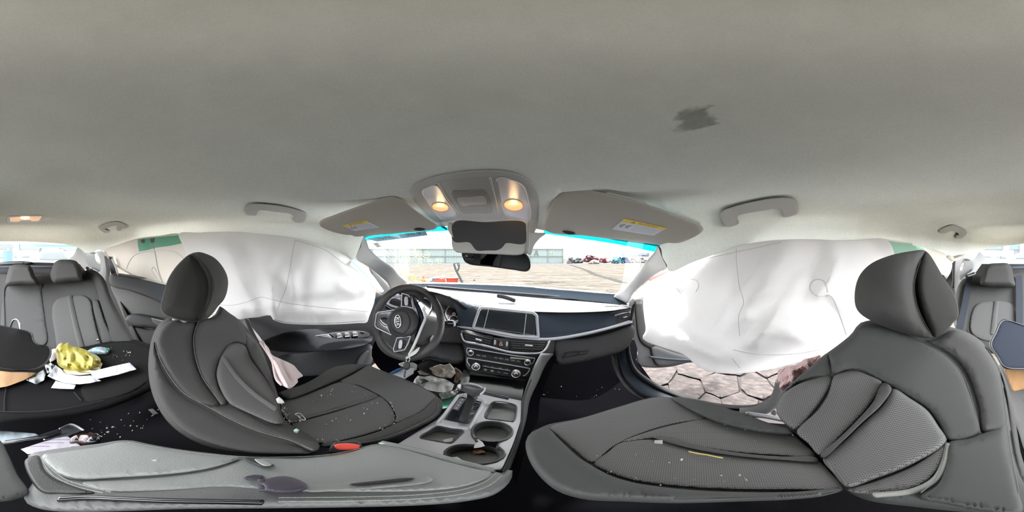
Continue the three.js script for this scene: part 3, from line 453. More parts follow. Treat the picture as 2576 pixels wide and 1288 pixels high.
  // cushion
  A(o, 'seat_cushion', cushion('1322,1112 1334,1090 1360,1076 1378,1068 1460,1052 1560,1022 1640,1000 1690,1000 1750,1014 1850,1042 1950,1076 1996,1084 2040,1120 2084,1172 2124,1228 2080,1246 2000,1256 1850,1262 1700,1266 1580,1262 1470,1256 1400,1234 1352,1192 1328,1150', { d: cd, b: .06, r: 30, t: .14, s: 22 }), M.seatPass);
  const cp = (name, s, k, m, b = .012, r = 9, par = o, ss = 13) => A(par, name, cushion(s, { d: off(cd, k), b, r, t: .04, s: ss }), m);
  cp('front_panel', '1384,1076 1460,1054 1560,1024 1648,1001 1684,1002 1730,1024 1776,1050 1700,1064 1640,1080 1570,1108 1530,1132 1490,1164 1450,1138 1412,1104', -.06, M.knitPass);
  cp('mesh_panel', '1560,1112 1640,1083 1700,1068 1782,1053 1850,1068 1990,1090 2020,1115 2052,1148 1960,1146 1850,1138 1750,1124 1660,1102', -.062, M.knitPass);
  cp('mesh_panel', '1493,1166 1532,1136 1556,1116 1655,1106 1745,1128 1850,1144 1960,1154 2056,1158 2090,1190 2118,1226 1980,1232 1800,1230 1690,1222 1600,1210 1540,1192', -.062, M.knitPass);
  cp('stripe', '1636,1098 1700,1106 1760,1122 1850,1138 1960,1148 2054,1151 2060,1160 1960,1157 1850,1147 1750,1131 1690,1116', -.08, M.stripe, .008, 4);
  cp('door_bolster', '1688,1000 1720,1000 1780,1012 1850,1034 1940,1066 1990,1082 1996,1092 1950,1092 1880,1082 1810,1064 1752,1040', -.075, M.seatPass, .05, 15);
  cp('near_bolster', '1324,1112 1336,1092 1362,1078 1384,1080 1398,1096 1420,1118 1450,1146 1490,1172 1540,1198 1600,1215 1690,1228 1800,1236 1980,1238 2118,1230 2080,1246 2000,1256 1850,1262 1700,1266 1580,1262 1470,1255 1402,1232 1354,1190 1330,1150', -.075, M.seatPass, .055, 24);
  A(o, 'stitching', stitches('1352,1090 1344,1112 1352,1146 1384,1190 1440,1226 1520,1248', off(cd, -.118), 4, .001), mat(.1, .9));
  S('white_tag', slab('1647,1107 1667,1107 1667,1117 1646,1115', { d: off(cd, -.105), t: .003 }), M.white, 'small bright white tag lying on the passenger seat stripe', 'tag');
  S('straw', tube('1733,1136 1750,1140 1782,1145 1800,1149 1818,1152', { d: off(cd, -.085), rad: .0016, on: true }), mat([.75, .62, .25], .7), 'thin yellow straw lying on the passenger seat stripe', 'straw');
}
// rear bench, driver side half
{
  const o = T('rear_bench', 'dark rear bench with two headrests and a stowed centre armrest, littered with papers', 'bench seat');
  const bd = depth('0,690,2.7 240,690,2.6 320,850,2.2 0,880,2.2 120,780,2.5 200,880,2.2');
  A(o, 'backrest', cushion('-80,694 20,690 100,690 205,681 228,682 240,700 256,745 275,800 296,866 250,884 118,884 -80,886', { d: bd, b: .05, r: 16, t: .12, s: 17 }), M.rear);
  const pan = (name, s, k, m, b = .03, r = 10, ss) => A(o, name, cushion(s, { d: off(bd, k), b, r, t: .06, s: ss ?? 9 }), m);
  pan('centre_armrest', '12,722 20,716 100,712 105,720 107,740 111,770 116,810 119,864 60,884 10,884', -.03, M.rearLight, .03, 7);
  pan('side_bolster', '214,682 226,678 240,681 254,692 266,708 277,742 302,792 320,826 337,858 302,870 282,866 270,820 252,764 238,716', -.04, M.rear, .07, 16);
  const ins = pan('mesh_panel', '131,788 134,766 146,752 170,745 200,742 216,745 229,758 235,790 246,836 254,872 200,878 150,884 138,838', -.05, M.rearKnit, .02, 8);
  A(ins, 'stripe', tube('176,745 184,785 194,830 206,876', { d: off(bd, -.078), rad: .012, flat: .35, on: true }), M.stripe);
  pan('inner_bolster', '232,760 243,750 262,800 282,862 262,868 250,830', -.04, M.rearLight, .03, 7);
  A(o, 'panel_piping', tube('12,880 11,800 12,724 20,717 100,713 104,722', { d: off(bd, -.06), rad: .005, on: true }), M.rearLight);
  A(o, 'headrest', cushion('14,716 16,700 20,682 25,670 35,666 50,665 66,666 76,669 83,680 88,694 94,702 96,714 60,717', { d: 2.5, b: .09, r: 13, t: .08 }), M.rearLight);
  A(o, 'headrest', cushion('126,692 130,676 136,662 146,655 165,653 182,654 193,658 201,670 206,684 208,698 209,705 180,709 150,712 134,710', { d: 2.5, b: .1, r: 16, t: .09 }), M.rearLight);
  A(o, 'belt_guide', cushion('216,672 222,671 226,676 233,676 233,681 220,681', { d: 2.46, b: .01, r: 2, t: .02 }), M.black);
  const cd = depth('0,905,2.05 330,858,2.12 0,1058,1.6 370,960,1.75 180,1048,1.6');
  const c = A(o, 'seat_cushion', cushion('-80,884 120,880 210,872 270,860 330,853 360,860 400,880 420,920 410,965 372,986 330,1006 270,1028 180,1047 90,1056 -80,1060', { d: cd, b: .07, r: 32, t: .14, s: 18 }), mat([.0075, .0075, .008], .95, { specularIntensity: .1 }));
  A(o, 'cushion_mesh', cushion('235,880 300,862 345,868 392,892 396,930 372,960 320,990 250,1008 216,1012 200,970 225,930', { d: off(cd, -.06), b: .015, r: 12, t: .03, s: 13 }), mat(1, .95, { map: knit(.04, .13, .022), specularIntensity: .1 }));
  A(o, 'seam', join([tube('16,975 12,1000 11,1034', { d: off(cd, -.078), rad: .0018, on: true }), tube('186,986 205,1008', { d: off(cd, -.078), rad: .0018, on: true }), tube('-80,1032 60,1036 150,1030 260,1008', { d: off(cd, -.077), rad: .0018, on: true })]), mat(.004, 1));
  A(o, 'anchor_bolt', cushion(ell(246, 855, 4, 3), { d: 2.1, b: .01, r: 3, t: .02 }), M.chrome);
}
{
  const o = T('rear_bench', 'grey rear bench with one headrest and two upright belts, beside the passenger headrest', 'bench seat');
  const bd = depth('2410,740,2.55 2650,690,2.75 2650,890,2.25 2440,840,2.3');
  A(o, 'backrest', cushion('2396,760 2404,740 2414,712 2430,698 2456,690 2530,688 2660,690 2660,900 2560,900 2480,884 2430,850', { d: bd, b: .06, r: 18, t: .12, s: 15 }), M.rear);
  const p = A(o, 'mesh_panel', cushion('2443,838 2446,780 2458,764 2480,758 2520,757 2545,764 2556,780 2558,830 2500,860', { d: off(bd, -.055), b: .02, r: 8, t: .04, s: 9 }), M.rearKnit);
  A(p, 'stripe', tube('2507,758 2503,790 2498,840', { d: off(bd, -.085), rad: .01, flat: .35, on: true }), M.stripe);
  A(o, 'headrest', cushion('2467,716 2469,692 2477,671 2488,664 2510,662 2536,663 2545,673 2550,700 2553,718 2510,722', { d: 2.5, b: .1, r: 15, t: .09 }), M.rear);
  A(o, 'side_bolster', cushion('2404,744 2414,714 2432,700 2450,694 2440,740 2436,800 2428,840 2402,822', { d: off(bd, -.03), b: .05, r: 10, t: .05 }), M.rear);
  const belt = mat([.026, .032, .042], .9, { specularIntensity: .3 });
  S('seat_belt', sheet(['2432,694 2424,740 2414,790 2402,832', '2447,693 2441,740 2431,790 2420,838'], { d: off(bd, -.11), n: 16, m: 4, t: .006, on: true }), belt, 'slate grey rear seat belt next to the window seal, slanting down beside the front headrest', 'seat belt');
  S('seat_belt', sheet(['2555,693 2556,740 2556,780 2556,830', '2571,692 2573,740 2573,780 2573,830'], { d: off(bd, -.1), n: 12, m: 4, t: .006, on: true }), belt, 'slate grey rear seat belt hanging straight down the middle of the bench', 'seat belt');
  A(o, 'belt_guide', tube('2431,695 2438,693 2447,690 2450,688', { d: 2.4, rad: .01 }), M.gloss);
  A(o, 'seat_cushion', cushion('2500,930 2560,905 2660,905 2660,1150 2590,1150 2560,1080 2530,1000', { d: '2500,930,2.0 2660,905,2.05 2660,1150,1.5', b: .05, r: 20, t: .1, s: 15 }), M.rear);
}
// ------------------------------------------------------------------ dashboard
const font = await new FontLoader().loadAsync('fonts/droid/droid_sans_bold.typeface.json');
const ink = (w, h, bg, draw) => canvasTex(w, h, (x) => { if (bg) { x.fillStyle = bg; x.fillRect(0, 0, w, h); } x.textAlign = 'center'; x.textBaseline = 'middle'; draw(x, w, h); });
{
  const o = T('dashboard', 'black dashboard with a pale dusty top, silver trim strip, dark screen and radio', 'dashboard');
  const fd = depth('1148,760,2.05 1300,800,1.98 1590,790,2.1 1148,823,1.98 1300,850,1.93 1590,812,2.05');
  const td = depth('1075,724,2.55 1320,745,2.55 1560,760,2.35 1150,760,2.02 1300,782,1.95 1580,774,2.06');
  A(o, 'lower_body', cushion('985,735 1040,728 1100,735 1160,765 1200,790 1300,800 1500,790 1590,780 1597,832 1586,862 1570,880 1500,902 1443,915 1400,916 1380,905 1300,905 1200,880 1160,900 1120,912 1050,905 985,900 950,870 942,800 950,760', { d: '985,740,2.3 950,860,2.25 1160,800,2.1 1590,800,2.15 1400,910,2.05 1160,900,2.0', b: .04, r: 14, t: .12, s: 20 }), M.plasticSoft);
  A(o, 'top_pad', sheet(['1068,721 1120,730 1241,738 1322,743 1463,754 1540,764 1588,772', '1072,724 1130,740 1230,752 1320,759 1463,766 1540,769 1589,774', '1076,728 1140,750 1201,767 1302,780 1423,785 1544,780 1590,774'].map((r, k) => along(L(r), 30, false).map(([u, v], i) => [u, v, k === 2 ? td(u, v) + .02 : td(u, v)])), { n: 50, m: 12, t: .06, follow: true }), mat([.13, .13, .142], .7, { specularIntensity: .5, bumpMap: grain, bumpScale: .0003 }), 'pale dusty dashboard top');
  A(o, 'windscreen_ledge', sheet(['1024,713 1130,714 1300,720 1424,731 1548,740', '1040,718 1150,722 1300,731 1424,739 1556,748', '1060,722 1150,732 1300,742 1450,753 1580,768'], { d: '1024,713,2.78 1290,720,2.72 1548,740,2.4 1060,722,2.62 1300,742,2.58 1580,768,2.16', n: 40, m: 9, t: .05 }), mat([.011, .017, .024], .85, { specularIntensity: .06 }));
  A(o, 'ledge_groove', tube('1075,721 1200,731 1330,741 1450,751 1560,765', { d: 2.5, rad: .008, flat: .5 }), M.black);
  A(o, 'fascia', cushion('1128,744 1165,757 1201,768 1302,781 1423,786 1544,781 1588,773 1592,785 1590,812 1544,825 1463,844 1382,857 1281,850 1191,829 1146,822 1150,790', { d: fd, b: .03, r: 9, t: .08, s: 12 }), M.navy);
  A(o, 'fascia_stitching', stitches('1360,838 1420,836 1480,829 1540,818', off(fd, -.032), 4, .0012), M.plastic);
  for (let i = 0; i < 5; i++) A(o, 'defroster_slot', cushion([[1512 + i * 8, 762 + i * 1.4], [1517 + i * 8, 763 + i * 1.4], [1530 + i * 7, 771], [1523 + i * 7, 771]], { d: off(td, -.004), b: .003, r: 1, t: .01, s: 2, hard: true }), M.black);
  A(o, 'trim_strip', sheet(['1148,819 1191,824 1236,835 1281,843 1340,848 1382,849 1463,837 1544,817 1588,803', '1150,824 1191,832 1236,842 1281,851 1340,857 1382,858 1463,846 1544,826 1592,812'], { d: off(fd, -.03), n: 50, m: 7, b: .018, t: .04 }), M.silver, 'long silver trim strip');
  A(o, 'vent_trim', sheet(['1590,812 1593,796 1589,780 1566,785 1545,791', '1585,806 1587,796 1583,786 1566,790 1546,796'].map((r) => L(r)), { d: off(fd, -.03), n: 30, m: 6, b: .012, t: .03, straight: true }), M.silver);
  const v3 = A(o, 'side_vent', cushion('1548,795 1566,790 1584,786 1586,808 1568,813 1550,817', { d: off(fd, -.022), b: .004, r: 2, t: .03 }), M.black);
  for (let i = 0; i < 5; i++) A(v3, 'slat', tube([[1553, 797 + i * 4], [1585, 789.5 + i * 4]], { d: off(fd, -.034), rad: .0032, flat: .5, n: 4 }), M.plastic);
  A(v3, 'slat_tab', tube('1569,799 1577,797', { d: off(fd, -.042), rad: .004 }), M.silver);
  // screen
  const scr = A(o, 'screen', cushion('1195,823 1209,780 1214,777 1342,790 1347,796 1346,844 1340,844', { d: off(fd, -.045), b: .004, r: 3, t: .03, hard: true }), mat([.02, .026, .032], .15, { clearcoat: .5 }));
  A(scr, 'bezel', tube('1190,825 1205,781 1211,775 1230,776 1340,787 1350,794 1354,848 1300,845 1240,834', { d: off(fd, -.05), rad: .0085, closed: true, straight: true, n: 90, flat: .7 }), M.silver, 'silver screen surround');
  for (const s of ['1217,827 1229,778', '1318,842 1324,789']) A(scr, 'touch_strip_line', tube(s, { d: off(fd, -.053), rad: .0022, n: 6 }), M.paintSilver);
  // centre stack
  const sd = depth('1161,834,1.9 1382,858,1.9 1175,928,1.8 1334,946,1.78 1210,939,1.79');
  A(o, 'centre_stack', cushion('1160,832 1240,848 1382,858 1372,884 1358,895 1350,915 1334,947 1312,952 1260,946 1206,939 1175,928 1170,890', { d: sd, b: .02, r: 7, t: .1, s: 9 }), M.plastic);
  A(o, 'stack_lip', sheet(['1159,836 1162,849 1168,857 1200,864 1238,873 1280,884 1330,887 1362,885 1372,876 1382,858', '1157,838 1159,852 1166,863 1200,871 1238,880 1280,890 1330,894 1366,890 1378,878 1386,860'], { d: off(sd, -.03), n: 40, m: 6, b: .012, t: .03 }), M.gloss);
  A(o, 'stack_lip_edge', tube('1160,840 1163,850 1168,858 1200,865 1238,874 1280,885 1330,889 1362,887 1374,876 1383,858', { d: off(sd, -.045), rad: .0045 }), M.silver);
  for (const [s, x0, x1, y0, y1, n] of [['1165,835 1200,842 1241,849 1237,872 1190,863 1168,854', 1168, 1237, 838, 853, 4], ['1284,854 1330,858 1377,859 1371,877 1362,884 1320,884 1281,880', 1285, 1372, 858, 862, 4]]) {
    const v = A(o, 'air_vent', cushion(s, { d: off(sd, -.022), b: .004, r: 2, t: .03 }), M.black);
    for (let i = 0; i < n; i++) A(v, 'slat', tube([[x0 + i, y0 + i * 5.6], [(x0 + x1) / 2, (y0 + y1) / 2 + i * 5.7], [x1 - i * 2, y1 + i * 5.6]], { d: off(sd, -.036), rad: .0034, flat: .5, n: 6 }), M.plastic);
    for (let i = 1; i < 9; i++) A(v, 'fin', tube([[lerp(x0, x1, i / 9), lerp(y0, y1, i / 9) + 2], [lerp(x0, x1, i / 9), lerp(y0, y1, i / 9) + 17]], { d: off(sd, -.03), rad: .0015, n: 3 }), M.plastic);
    A(v, 'slat_tab', tube([[lerp(x0, x1, .42), lerp(y0, y1, .45) + 8.5], [lerp(x0, x1, .62), lerp(y0, y1, .62) + 9.5]], { d: off(sd, -.048), rad: .004, n: 5 }), M.silver);
  }
  const hz = A(o, 'hazard_panel', cushion('1242,850 1282,855 1279,880 1239,872', { d: off(sd, -.026), b: .005, r: 2, t: .03, hard: true }), M.plastic);
  const hb = A(hz, 'hazard_button', cushion('1254,856 1266,858 1265,875 1252,872', { d: off(sd, -.034), b: .004, r: 2, t: .01, hard: true }), mat(.02, .4)); void hb;
  A(hz, 'hazard_triangle', tube('1260,860 1256,868 1264,869', { d: off(sd, -.042), rad: .0018, closed: true, straight: true, n: 12 }), mat([.8, .4, .35], .5));
  for (const x of [1245, 1275]) A(hz, 'vent_wheel', cushion([[x - 2, 856 + (x - 1245) * .13], [x + 2, 856 + (x - 1245) * .13], [x + 1.5, 867 + (x - 1245) * .13], [x - 2.5, 867 + (x - 1245) * .13]], { d: off(sd, -.034), b: .006, r: 1.6, t: .01, s: 1.6 }), M.silver);
  // radio
  const radio = A(o, 'radio', cushion('1174,876 1230,886 1290,896 1347,902 1342,916 1334,918 1250,906 1200,898 1178,893', { d: off(sd, -.022), b: .004, r: 2, t: .02 }), M.black);
  A(radio, 'radio_trim', tube('1178,891 1174,884 1175,875 1230,884 1290,894 1346,901 1341,915 1335,915', { d: off(sd, -.03), rad: .0032, straight: true, n: 60 }), M.silver);
  A(radio, 'radio_screen', cushion('1200,886 1282,898 1281,904 1198,890', { d: off(sd, -.029), b: .002, r: 1, t: .01, hard: true }), M.gloss);
  A(radio, 'radio_screen', cushion('1284,897 1340,903 1322,905 1283,902', { d: off(sd, -.029), b: .002, r: 1, t: .01, hard: true }), mat([.4, .38, .35], .15));
  const words = ['RADIO', 'MEDIA', '\u2302', '\u2039 SEEK', 'TRACK \u203a', 'MODE', 'PHONE', 'SETUP'];
  words.forEach((w, i) => { const x0 = 1197 + i * 14.4, y0 = 889 + i * 2.15; A(radio, 'radio_button', slab([[x0, y0], [x0 + 13.6, y0 + 2], [x0 + 13.2, y0 + 9.2], [x0 - .4, y0 + 7.2]], { d: off(sd, -.032), t: .008 }), mat(1, .5, { map: ink(96, 48, '#24262a', (x) => { x.fillStyle = '#d8dcd8'; x.font = '24px sans-serif'; x.fillText(w, 48, 25, 86); }) })); });
  for (const [x, y, r] of [[1184, 888, 6.5], [1327, 912, 7]]) { A(radio, 'radio_knob', cushion(ell(x, y, r, r * .92), { d: off(sd, -.05), b: .018, r: 3, t: .04, s: 2.4 }), M.black); A(radio, 'knob_ring', tube(ell(x, y, r, r * .92), { d: off(sd, -.06), rad: .003, closed: true, n: 24 }), M.chrome); }
  const cl = A(o, 'climate_panel', cushion('1176,900 1230,910 1290,920 1334,927 1318,947 1290,946 1240,938 1205,934 1180,920', { d: off(sd, -.024), b: .004, r: 2, t: .02 }), M.black);
  A(cl, 'climate_trim', tube('1182,920 1175,910 1176,900 1230,909 1290,919 1334,927 1328,938 1320,945 1316,945', { d: off(sd, -.032), rad: .0032, straight: true, n: 60 }), M.silver);
  ['\u2197', '\u21c9', '\u21d8', '\u21dd'].forEach((w, i) => A(cl, 'climate_button', slab([[1215 + i * 17, 916 + i * 3], [1231 + i * 17, 919 + i * 3], [1231 + i * 17, 925 + i * 3], [1215 + i * 17, 922 + i * 3]], { d: off(sd, -.034), t: .008 }), mat(1, .5, { map: ink(64, 32, '#222429', (x) => { x.strokeStyle = '#d8dcd8'; x.lineWidth = 3; x.beginPath(); x.moveTo(20, 8); x.lineTo(32, 14); x.lineTo(36, 24); x.lineTo(46, 24); x.stroke(); if (i > 1) { x.beginPath(); x.arc(44, 12, 5, 0, 7); x.stroke(); } }) })));
  ['R', 'F', 'A/C', 'AUTO'].forEach((w, i) => A(cl, 'climate_button', slab([[1213 + i * 17, 925 + i * 3], [1229 + i * 17, 928 + i * 3], [1229 + i * 17, 935 + i * 3], [1213 + i * 17, 932 + i * 3]], { d: off(sd, -.034), t: .008 }), mat(1, .5, { map: ink(64, 32, '#222429', (x) => { x.fillStyle = '#d8dcd8'; x.font = '17px sans-serif'; if (i < 2) { x.strokeStyle = '#d8dcd8'; x.lineWidth = 2.5; x.strokeRect(20, 7, 24, 15); for (const k of [26, 32, 38]) { x.beginPath(); x.moveTo(k, 11); x.lineTo(k, 27); x.stroke(); } } else x.fillText(w, 32, 16); }) })));
  A(cl, 'button_line', tube('1214,920.5 1250,927 1284,932.5', { d: off(sd, -.044), rad: .0014, n: 8 }), M.silver);
  for (const [x, y, r] of [[1197, 923, 9], [1298, 941, 10]]) { A(cl, 'climate_knob', cushion(ell(x, y, r, r * .86), { d: off(sd, -.05), b: .02, r: 4, t: .04, s: 3 }), M.plastic); A(cl, 'knob_ring', tube(ell(x, y, r, r * .86), { d: off(sd, -.062), rad: .0045, closed: true, n: 28 }), M.chrome); A(cl, 'knob_mark', tube([[x - 4, y + 1], [x - 2, y - 2], [x + 2, y - 2], [x + 4, y + 1]], { d: off(sd, -.073), rad: .0015, n: 8 }), M.mark); }
  // glove box
  const gd = depth('1394,860,1.96 1596,832,2.06 1400,915,1.93 1570,880,2.02');
  const gb = A(o, 'glove_box', cushion('1394,858 1470,850 1540,834 1592,818 1597,836 1586,862 1570,880 1500,902 1443,914 1400,916 1394,890', { d: gd, b: .03, r: 12, t: .08, s: 12 }), M.plasticSoft);
  A(gb, 'handle_recess', cushion('1417,901 1426,888 1460,884 1483,881 1474,891 1440,897', { d: off(gd, -.034), b: .003, r: 2, t: .01, hard: true }), M.black);
  A(gb, 'handle', tube('1417,901 1426,888 1461,883 1456,893', { d: off(gd, -.042), rad: .0035, closed: true, straight: true, n: 24 }), M.plastic);
  A(o, 'stack_side', sheet(['1378,858 1366,884 1352,915 1330,955', '1396,858 1393,886 1384,905 1372,924'], { d: '1378,858,1.86 1396,858,1.9 1330,955,1.72 1372,924,1.86', n: 20, m: 8, b: .02, t: .05 }), M.plasticSoft);
  // instrument cluster
  const id = depth('1055,770,2.1 1150,790,2.08 1060,745,2.2 1150,810,2.02');
  const ic = A(o, 'instrument_cluster', cushion('1036,742 1062,738 1100,744 1140,758 1162,776 1166,794 1158,812 1140,822 1100,822 1060,806 1040,780', { d: off(id, -.03), b: .02, r: 8, t: .05 }), M.black);
  for (const [x, y, k] of [[1066, 771, 0], [1141, 788, 1]]) {
    A(ic, 'gauge_face', cushion(ell(x, y, 19, 21, .3), { d: off(id, -.054), b: .003, r: 2, t: .01 }), mat([.012, .012, .013], .5));
    A(ic, 'gauge_ring', tube(ell(x, y, 19.5, 21.5, .3), { d: off(id, -.062), rad: .003, closed: true, n: 40 }), M.silver);
    A(ic, 'gauge_hub', tube(ell(x + 1, y + 2, 3, 3), { d: off(id, -.064), rad: .0025, closed: true, n: 14 }), M.mark);
    if (k) { A(ic, 'needle', tube([[x - 2, y + 3], [x - 17, y + 9]], { d: off(id, -.064), rad: .0016, n: 4 }), mat([.3, .08, .05], .5)); A(ic, 'small_gauge_ring', tube(ell(x, y + 16, 11, 10), { d: off(id, -.064), rad: .002, closed: true, n: 24 }), M.silver); }
  }
  A(ic, 'display', cushion('1094,765 1121,768 1119,784 1093,780', { d: off(id, -.055), b: .002, r: 1, t: .01, hard: true }), mat([.05, .055, .06], .3));
  A(ic, 'cluster_hood', sheet(['1040,744 1070,740 1104,746 1140,760 1168,782', '1046,737 1074,733 1108,739 1146,754 1176,777'], { d: '1040,744,2.16 1168,782,2.1 1046,737,1.9 1176,777,1.88', n: 20, m: 5, b: .004, t: .012 }), M.black);
  A(ic, 'hood_rim', sheet(['1150,766 1164,782 1166,798 1156,814', '1158,764 1176,784 1174,806 1156,822'], { d: off(id, -.05), n: 18, m: 6, b: .015, t: .04 }), M.navy);
  // driver side end
  A(o, 'end_panel', cushion('945,748 975,738 1000,735 1012,760 1008,790 990,800 950,800 943,775', { d: '945,748,2.14 1008,790,2.06 1000,735,2.2', b: .03, r: 10, t: .06, s: 7 }), M.navy);
  const ev = A(o, 'air_vent', cushion('977,762 986,752 1010,756 1006,772 990,774 978,770', { d: 1.98, b: .004, r: 2, t: .03, s: 4 }), M.black);
  for (let i = 0; i < 4; i++) A(ev, 'slat', tube([[980 - i, 757 + i * 4.4], [1009 - i, 758 + i * 4.4]], { d: 1.968, rad: .004, flat: .5, n: 4 }), M.plastic);
  A(ev, 'vent_frame', tube('975,768 982,752 1000,747 1014,742', { d: 1.96, rad: .006, n: 12 }), M.silver);
  A(o, 'knee_panel', cushion('1000,850 1060,860 1120,862 1165,870 1170,905 1150,915 1080,900 1010,905', { d: '1000,850,2.05 1165,870,1.96 1080,905,1.95', b: .03, r: 14, t: .05, s: 11 }), M.plastic);
}
S('brush', (() => { const g = [tube('1253,744 1272,748 1294,756', { d: 2.16, rad: .012, flat: .5 })]; for (let i = 0; i < 70; i++) { const t = rnd(), x = lerp(1253, 1294, t), y = lerp(745, 755, t); g.push(tube([[x, y], [x + (rnd() - .5) * 4, y - 4 + rnd() * 8]], { d: 2.14, rad: .0016, n: 2, k: 4 })); } return join(g); })(), mat([.045, .05, .06], .8), 'small black bristle brush strip lying on the pale dashboard top', 'brush');

// ------------------------------------------------------------------ steering column and wheel
{
  const c = T('steering_column', 'black steering column shroud with ignition lock and indicator stalks behind the wheel', 'steering column');
  A(c, 'shroud', cushion('1030,775 1073,792 1100,800 1108,822 1102,850 1085,866 1062,872 1040,868 1020,850', { d: '1030,775,1.75 1108,822,1.85 1062,872,1.72', b: .04, r: 16, t: .15 }), M.plasticSoft);
  A(c, 'ignition_lock', cushion(ell(1087, 853, 6, 10, .3), { d: 1.72, b: .015, r: 3, t: .03, s: 3 }), M.silver);
  A(c, 'stalk', tube('1104,814 1118,813 1128,813', { d: 1.76, rad: .012 }), M.plastic); A(c, 'stalk_end', tube('1126,813 1134,813 1141,814', { d: 1.755, rad: .016 }), M.gloss);
  A(c, 'stalk_cap', tube('1141,809 1142,814 1143,819', { d: 1.75, rad: .008 }), M.silver);
  A(c, 'stalk', tube('972,768 984,775 1000,780', { d: 1.78, rad: .014 }), M.gloss); A(c, 'stalk_ring', tube('974,764 986,770 1000,774', { d: 1.765, rad: .005 }), M.silver);

  const o = T('steering_wheel', 'black steering wheel turned a quarter with silver spokes and an oval emblem', 'steering wheel');
  const wd = depth('940,811,1.6 1118,811,1.52 1029,716,1.66 1029,908,1.46 1010,810,1.545');
  A(o, 'rim', tube(ell(1028, 811, 81, 87.5, 0, 28), { d: wd, rad: .0165, closed: true, n: 90, k: 14, flat: 1.1 }), mat([.05, .048, .048], .5, { bumpMap: grain, bumpScale: .0006 }));
  A(o, 'rim_flare', sheet(['1000,738 1029,730 1052,736 1068,748', '1012,742 1030,744 1044,745 1056,760'], { d: wd, n: 16, m: 6, b: .012, t: .02 }), M.plasticSoft);
  A(o, 'rim_flare', sheet(['1000,890 1020,886 1040,888 1052,884', '995,884 1015,892 1040,898 1055,892'], { d: off(wd, .01), n: 16, m: 6, b: .012, t: .02 }), M.plasticSoft);
  const hub = A(o, 'hub_cover', cushion(ell(1015, 810, 39, 40), { d: off(wd, -.01), b: .05, r: 16, t: .05, s: 6 }), M.plasticSoft);
  A(hub, 'hub_line', tube(ell(1006, 810, 25, 30), { d: off(wd, -.062), rad: .002, closed: true, n: 40 }), M.black);
  A(hub, 'emblem_plate', cushion(ell(1001, 808.5, 7.4, 16, -.04), { d: off(wd, -.06), b: .003, r: 2, t: .01, s: 2.4 }), M.black);
  A(hub, 'emblem_ring', tube(ell(1001, 808.5, 7.4, 16, -.04), { d: off(wd, -.066), rad: .0022, closed: true, n: 32 }), M.chrome);
  { // letters reading down the emblem
    const d = wd(1001, 808) - .066, u = d / F, g = new TextGeometry('KIA', { font, size: 8.4 * u, depth: .003, curveSegments: 3 }); g.computeBoundingBox(); const b = g.boundingBox;
    g.translate(-(b.min.x + b.max.x) / 2, -(b.min.y + b.max.y) / 2, 0); g.scale(1.15, 1, 1); g.rotateZ(-PI / 2); const p = P(1001, 808.5, d); g.translate(p.x, p.y, p.z); A(hub, 'emblem_letters', g, M.chrome);
  }
  const sp = A(o, 'spoke', cushion('947,790 952,786 990,781 982,800 978,818 984,842 975,838 946,824 944,815', { d: off(wd, -.012), b: .012, r: 5, t: .03, s: 4, holes: ['957,803 974,800 974,818 962,812'] }), mat([.2, .2, .21], .35, { metalness: .5 }), 'brushed silver spoke');
  A(sp, 'spoke_edge', tube('992,780 952,785.5 947,790 943,818 948,825 984,842', { d: off(wd, -.028), rad: .003, straight: true, n: 50 }), M.silver);
  A(sp, 'spoke_liner', tube('957,804 962,811 974,818', { d: off(wd, -.024), rad: .003, n: 10 }), M.chrome);
  A(o, 'spoke', cushion('1036,742 1046,752 1064,784 1068,800 1064,826 1055,850 1047,862 1042,848 1050,828 1054,808 1050,786 1040,760', { d: off(wd, -.005), b: .02, r: 6, t: .03, s: 4 }), mat([.01, .015, .035], .15, { clearcoat: .6 }), 'dark blue glossy spoke');
  for (const [s, k] of [['1011,738 1028,743 1035,757 1040,776 1024,772 1010,771', 0], ['999,850 1033,846 1027,864 1018,880 992,885 990,878', 1]]) {
    const p = A(o, 'control_pad', cushion(s, { d: off(wd, -.02), b: .008, r: 3, t: .03, s: 3.6, hard: true }), M.plastic);
    A(p, 'pad_edge', tube(s, { d: off(wd, -.03), rad: .0026, closed: true, straight: true, n: 50 }), M.silver);
    const [cx, cy] = k ? [1009, 866] : [1022, 757];
    A(p, 'rocker', cushion([[cx - 4, cy - 10], [cx + 3, cy - 11], [cx + 3.5 - k * 3, cy + 11], [cx - 3 - k * 3, cy + 11]], { d: off(wd, -.032), b: .006, r: 2, t: .01, s: 2.4 }), M.paintSilver);
    for (let i = 0; i < 2; i++) { A(p, 'pad_button', cushion([[cx - 9 - k, cy - 9 + i * 11], [cx - 5.5 - k, cy - 9.5 + i * 11], [cx - 6 - k, cy + i * 11], [cx - 9.5 - k, cy + 1 + i * 11]], { d: off(wd, -.03), b: .004, r: 1.5, t: .01, s: 2.2 }), M.black); A(p, 'pad_button', cushion([[cx + 6, cy - 9 + i * 10], [cx + 11, cy - 8 + i * 10], [cx + 12 - k * 4, cy + i * 10], [cx + 6, cy + i * 10]], { d: off(wd, -.03), b: .004, r: 1.5, t: .01, s: 2.2 }), M.black); }
  }
  S('torn_trim_strip', tube('1065,780 1070,790 1069,803 1062,820 1052,845 1040,872 1029,893', { d: off(wd, -.04), rad: .0055, flat: .5 }), M.white, 'bent white trim strip hanging down across the steering wheel', 'trim strip');
  S('torn_trim_piece', cushion('1021,904 1030,892 1042,882 1056,873 1050,886 1040,894 1030,899', { d: off(wd, -.05), b: .004, r: 3, t: .006, s: 3 }), M.white, 'pointed white plastic shard at the lower steering wheel rim', 'plastic shard');
  const k = T('car_key', 'black car key hanging from a ring below the steering wheel rim', 'key');
